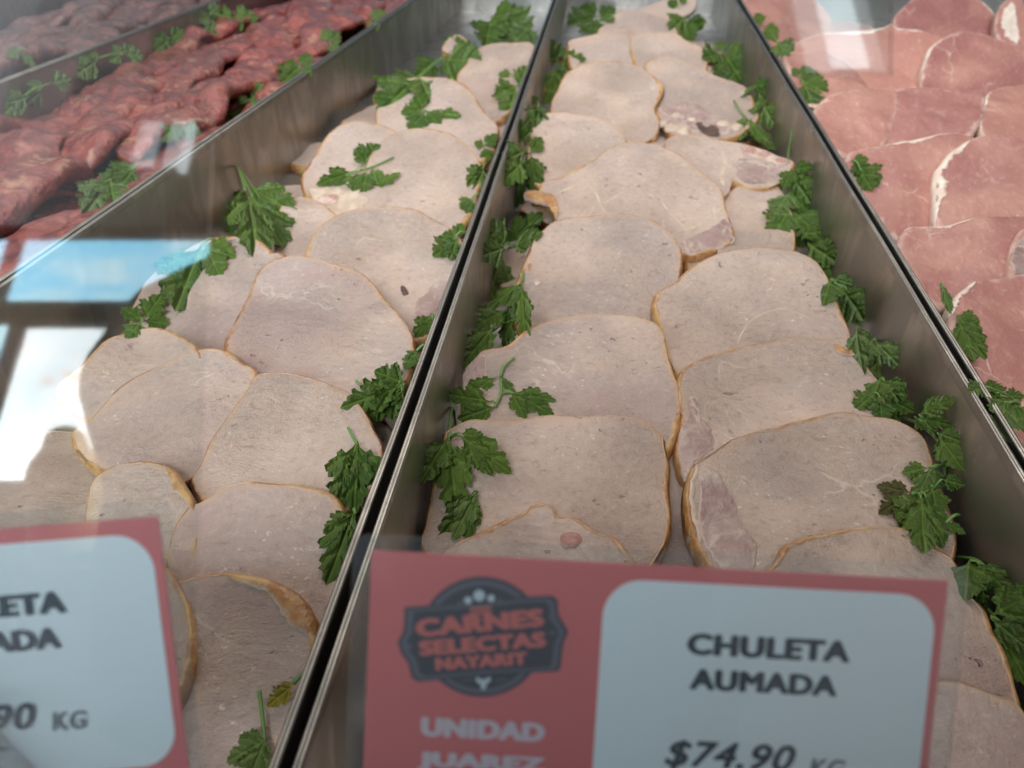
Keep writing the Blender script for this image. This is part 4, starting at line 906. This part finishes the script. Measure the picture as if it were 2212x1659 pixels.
def price_tag(origin, rot, label, film, dx=0.0):
    xa = (RT*math.cos(rot)+GU*math.sin(rot)); ya = (GU*math.cos(rot)-RT*math.sin(rot)); za = GN
    t = empty('price_tag'); tag(t, label, 'price tag', 'laminated price tags on the glass')
    o = origin+za*.0008
    t.matrix_world = Matrix(((xa.x, ya.x, za.x, o.x), (xa.y, ya.y, za.y, o.y), (xa.z, ya.z, za.z, o.z), (0, 0, 0, 1)))
    plate('card', [(0, 0), (CW, 0), (CW, -CH), (0, -CH)], 0, .0003, M['card_red'], t)
    plate('white_panel', rrect(.0402, -CH+.0026, .0974, -.0027, .0066), .0003, .00042, M['card_white'], t)
    # emblem: slate disc behind a pointed banner
    b = plate('emblem', [Q(*p) for p in circle(930, 895, 357, 60)], .0003, .00042, M['badge'], t)
    z = .00042
    ring = lambda r: [Q(*p) for p in circle(930, 895, r, 60)]
    plate('emblem_ring', ring(338), z, z+.00005, M['badge_line'], b); plate('emblem_face', ring(305), z+.00005, z+.0001, M['badge'], b)
    ban = [(490, 715), (690, 700), (930, 685), (1170, 655), (1335, 648), (1365, 675), (1368, 760), (1405, 820), (1427, 862), (1398, 930), (1382, 1080), (1360, 1098), (1200, 1105), (950, 1120), (700, 1145), (560, 1157), (525, 1132), (508, 1050), (465, 985), (447, 920), (482, 850), (488, 760)]
    cx, cy = 938, 900
    sh = lambda k: [Q(cx+(x-cx)*k, cy+(y-cy)*(k-.02 if k < 1 else k)) for x, y in ban]
    plate('banner', sh(1.0), z+.0001, z+.00016, M['badge'], b); plate('banner_line', sh(.965), z+.00016, z+.0002, M['badge_line'], b); plate('banner_face', sh(.885), z+.0002, z+.00024, M['badge'], b)
    zz = z+.0003
    def line(txt, x0, y0, x1, y1, hpx, mat, bold, **k):
        p, q = Q(x0+dx/K6, y0), Q(x1+dx/K6, y1); a = math.atan2(q[1]-p[1], q[0]-p[0]); return lettering(txt, p[0], p[1], math.hypot(q[0]-p[0], q[1]-p[1]), hpx*K6, zz, mat, t if mat in (M['ink'], M['ink_grey'], M['pink_ink']) else b, bold, ang=a, **k)
    line('CARNES', 556, 892, 1292, 826, 108, M['badge_red'], .07); line('SELECTAS', 572, 1002, 1302, 948, 92, M['badge_red'], .07); line('NAYARIT', 665, 1088, 1195, 1052, 76, M['badge_red'], .07)
    for x, y, r in ((770, 715, 10), (808, 690, 14), (853, 673, 22), (917, 645, 33), (985, 661, 21), (1035, 677, 14), (1072, 692, 9), (520, 940, 13), (1335, 866, 14)):
        plate('emblem_dot', [Q(*p) for p in circle(x, y, r, 14)], zz-.00005, zz, M['badge_white'] if r > 18 else M['badge_line'], b)
    for y0 in (712, 738): plate('emblem_bar', [Q(865, y0+4), Q(985, y0-4), Q(985, y0+12), Q(865, y0+20)], zz-.00005, zz, M['badge_red'], b)
    plate('bull_head', [Q(x, y) for x, y in ((895, 1135), (905, 1128), (920, 1142), (955, 1142), (970, 1126), (982, 1135), (972, 1160), (956, 1165), (950, 1200), (928, 1202), (920, 1165), (900, 1158))], zz-.00005, zz, M['badge_white'], b)
    for x in (850, 1040): plate('emblem_bar', [Q(x-35, 1142), Q(x+35, 1136), Q(x+35, 1146), Q(x-35, 1152)], zz-.00005, zz, M['badge_line'], b)
    line('UNIDAD', 572, 1482, 1292, 1522, 118, M['pink_ink'], .07); line('JUAREZ', 550, 1690, 1290, 1731, 118, M['pink_ink'], .07)
    line('CHULETA', 2103, 996, 3045, 1048, 132, M['ink'], .06); line('AUMADA', 2123, 1204, 2978, 1251, 128, M['ink'], .06)
    line('$74.90', 1985, 1688, 2748, 1730, 185, M['ink'], .03, shear=.25); line('KG', 2830, 1732, 3040, 1744, 112, M['ink_grey'], .035, shear=.15)
    m = .0030
    f = plate('laminate_film', rrect(-m, -CH-m, CW+m, m, .0028), .0009, .0011, film, t)
    return t
price_tag(on_glass(805, 1185), math.radians(-3.1), 'laminated red and white price tag reading CHULETA AUMADA with a dark emblem', M['film'])
rot = math.radians(4.6); tr = on_glass(347, 1112)
price_tag(tr-(RT*math.cos(rot)+GU*math.sin(rot))*CW, rot, 'price tag cut off by the left frame edge, its wrinkled film catching the window', M['film_wavy'], -.0016)


# ------------------------------------------------------------------ the case's front glass, and what it mirrors: shop window, added haze panels, ceiling lamps, photographer
M['pane'] = m_glass('case_glass', 1.5)
def pane(label, corners, th=.0012):
    pts = [on_glass(*c)-GN*.0006 for c in corners]; n = len(pts)
    vs = pts+[p-GN*th for p in pts]
    fs = [list(range(n)), list(range(n, 2*n))[::-1]]+[[i, n+i, n+(i+1) % n, (i+1) % n] for i in range(n)]
    c = sum(pts, Vector())/n
    me = mesh_from('glass_pane', [v-c for v in vs], fs, False)
    bm = bmesh.new(); bm.from_mesh(me); bmesh.ops.recalc_face_normals(bm, faces=bm.faces); bm.to_mesh(me); bm.free()
    o = link('glass_pane', me, M['pane']); o.location = c; tag(o, label, 'glass pane', 'front glass panes of the meat case')
pane('clear front glass pane mirroring a bright shop window at the left', [(-420, -120), (470, -120), (400, 1740), (-420, 1740)])
pane('patch of the front glass carrying a white window reflection over far raw chops', [(1692, -60), (1930, -60), (1930, 160), (1692, 160)], .0004)  # added patch of front glass, cut to the reflection it carries

def m_view(name, a, b, c, st, scale):
    """daylight seen through a pane: cloud and street shapes, out of focus"""
    n = NT(name); v = n.coords(scale, rand=False); e = n.n('ShaderNodeEmission')
    col = n.mix(n.ramp(n.noise(v, 1.0, 3, .5, .6), .42, .66), a, b); col = n.mix(n.ramp(n.noise(v, 2.3, 2, .5), .56, .70), col, c)
    n.l(col, e.inputs[0]); e.inputs[1].default_value = st; n.l(e.outputs[0], n.out.inputs[0]); return n.m
sky_blue = m_view('window_sky', (.27, .72, 1.0), (.62, .88, 1.0), (.40, .80, 1.0), 10.5, (2.0, 2.0, 4.5))
white_day = m_view('window_daylight', (.92, .98, 1.0), (.78, .92, 1.0), (.84, .66, .60), 13.0, (3.2, 3.2, 6.0))
haze_m, lampm = m_emit('haze_glow', (.88, .92, 1.0), 2.4), m_emit('lamp_light', (.82, .93, 1.0), 6.5)
frame_m = simple('window_frame_grey', (.05, .06, .075), .5)
D = 2.5
def hbox(name, r0, r1, z0, z1, d, th, mat, parent):
    vs = []; fs = []
    for h in (-d, -d-th):
        for r, z in ((r0, z0), (r1, z0), (r1, z1), (r0, z1)): vs.append(HP(r, h, z))
    for f in ((0, 1, 2, 3), (7, 6, 5, 4), (0, 4, 5, 1), (1, 5, 6, 2), (2, 6, 7, 3), (3, 7, 4, 0)): fs.append(list(f))
    c = HP((r0+r1)/2, -d, (z0+z1)/2) if parent is None else Vector()
    o = link(name, mesh_from(name, [v-c for v in vs], fs, False), mat, parent); o.location = c; return o
w = empty('shop_window'); tag(w, 'grey framed shop window with blue sky, behind the camera', 'window')
hbox('pane', -3.0, -2.16, 1.69, 1.99, D, .01, sky_blue, w); hbox('pane', -2.08, -.95, 1.69, 1.99, D, .01, sky_blue, w)
hbox('pane', -3.0, -2.04, .45, 1.575, D, .01, sky_blue, w); hbox('pane', -1.96, -1.05, .92, 1.56, D, .01, white_day, w)
hbox('frame', -2.16, -2.08, 1.69, 2.0, D, .05, frame_m, w); hbox('frame', -3.0, -.95, 1.60, 1.69, D, .05, frame_m, w); hbox('frame', -2.04, -1.96, .45, 1.60, D, .05, frame_m, w)
hbox('frame', -1.96, -1.05, .45, .92, D, .05, frame_m, w); hbox('frame', -3.0, -.95, 2.0, 2.06, D, .05, frame_m, w)
f = empty('haze_panel'); tag(f, 'added glowing panels for the haze in the left glass, behind the camera', 'window')  # added glow, no real window: gives the pale haze mirrored at the left
for q in range(7):
    hbox('pane', -3.6+.30*q, -3.6+.30*(q+1)-.004, 2.08, 3.7, D, .01, m_emit('haze_glow', (.90, .93, 1.0), 2.6*(1-q/7)**1.3+.12), f)  # glow weakens panel by panel so the haze fades out
k = empty('skylight'); tag(k, 'bright high window to the right, behind the camera', 'window')
(a0, b0), (a1, b1) = refl(1760, -10, D), refl(1880, 145, D)
hbox('pane', a0, a1, b1, b0, D, .01, m_emit('window_bright', (.80, .95, 1.0), 7.5), k); (a2, _), (a3, b3) = refl(1712, 0, D), refl(1915, 152, D)
hbox('pane', a2, a0-.01, b3, b0, D, .01, m_emit('window_dim', (.80, .88, .92), 2.8), k); hbox('pane', a1+.01, a3, b3, b0, D, .01, m_emit('window_dim', (.85, .9, .95), 2.0), k)
for x0, x1 in ((306, 330), (372, 396)):
    (a0, b0), (a1, b1) = refl(x0, 262, D), refl(x1, 362, D)
    l = empty('ceiling_lamp'); tag(l, 'lit ceiling lamp panel behind the camera', 'lamp', 'ceiling lamps behind the camera')
    hbox('diffuser', a0, a1, b1, b0, D, .04, lampm, l)
def body(name, J, E, vox, mat, label):
    """one continuous figure: tapered limbs fused by a voxel remesh"""
    vs, fs = [], []
    def ball(c, r):
        b = len(vs); nu, nv = 16, 10
        for q in range(nv+1):
            th = math.pi*q/nv
            for k in range(nu): ph = 2*math.pi*k/nu; vs.append(c+Vector((math.sin(th)*math.cos(ph), math.sin(th)*math.sin(ph), math.cos(th)))*r)
        for q in range(nv):
            for k in range(nu): fs.append([b+q*nu+k, b+q*nu+(k+1) % nu, b+(q+1)*nu+(k+1) % nu, b+(q+1)*nu+k])
    for a, b in E:
        (pa, ra), (pb, rb) = J[a], J[b]; n = max(2, int((pb-pa).length/(.25*min(ra, rb))))
        for q in range(n+1): t = q/n; ball(pa.lerp(pb, t), ra+(rb-ra)*t)
    c = J[0][0]
    o = link(name, mesh_from(name, [v-c for v in vs], fs), mat); o.location = c
    rmd = o.modifiers.new('fuse', 'REMESH'); rmd.mode = 'VOXEL'; rmd.voxel_size = vox; rmd.use_smooth_shade = True
    sm = o.modifiers.new('smooth', 'SMOOTH'); sm.iterations = 4
    tag(o, label, 'person'); return o
def WP(x, y, d): a, b = refl(x, y, d); return HP(a, -d, b)
dd = D-.15
body('person', [(WP(140, 1110, dd), .12), (WP(140, 1030, dd), .125), (WP(140, 985, dd), .05), (WP(140, 962, dd), .075), (WP(104, 1012, dd), .05), (WP(92, 1070, dd), .04), (WP(176, 1012, dd), .05), (WP(188, 1070, dd), .04)],
     [(0, 1), (1, 2), (2, 3), (1, 4), (4, 5), (1, 6), (6, 7)], .018, simple('yellow_top', (.62, .42, .16), .7), 'distant figure in a yellow top before the shop window, behind the camera')
# the photographer: dark clothes, elbow out to the left
def EP(x, y, r): return (WP(x, y, .33), r/2880)
Jp = [(HP(.06, -.50, -.05), .15), (HP(.03, -.48, .22), .15), (HP(0, -.44, .40), .12), EP(520, 650, 135), EP(340, 690, 92), EP(212, 812, 60), EP(330, 905, 140), EP(405, 1050, 165), EP(480, 1330, 240), (HP(-.12, -.14, .17), .035),
      (HP(.17, -.40, .42), .08), (HP(.27, -.32, .27), .05), (HP(.10, -.14, .17), .035), (HP(0, -.43, .51), .055), (HP(0, -.42, .62), .09), (HP(-.04, -.52, -.45), .08), (HP(-.05, -.52, -.88), .06), (HP(.15, -.52, -.45), .08), (HP(.16, -.52, -.88), .06)]
body('person', Jp, [(0, 1), (1, 2), (2, 3), (3, 4), (4, 5), (5, 6), (6, 7), (7, 8), (8, 0), (6, 9), (2, 10), (10, 11), (11, 12), (2, 13), (13, 14), (0, 15), (15, 16), (0, 17), (17, 18)], .016, simple('dark_clothes', (.02, .02, .024), .8),
     'person in dark clothes taking the picture, elbow out')
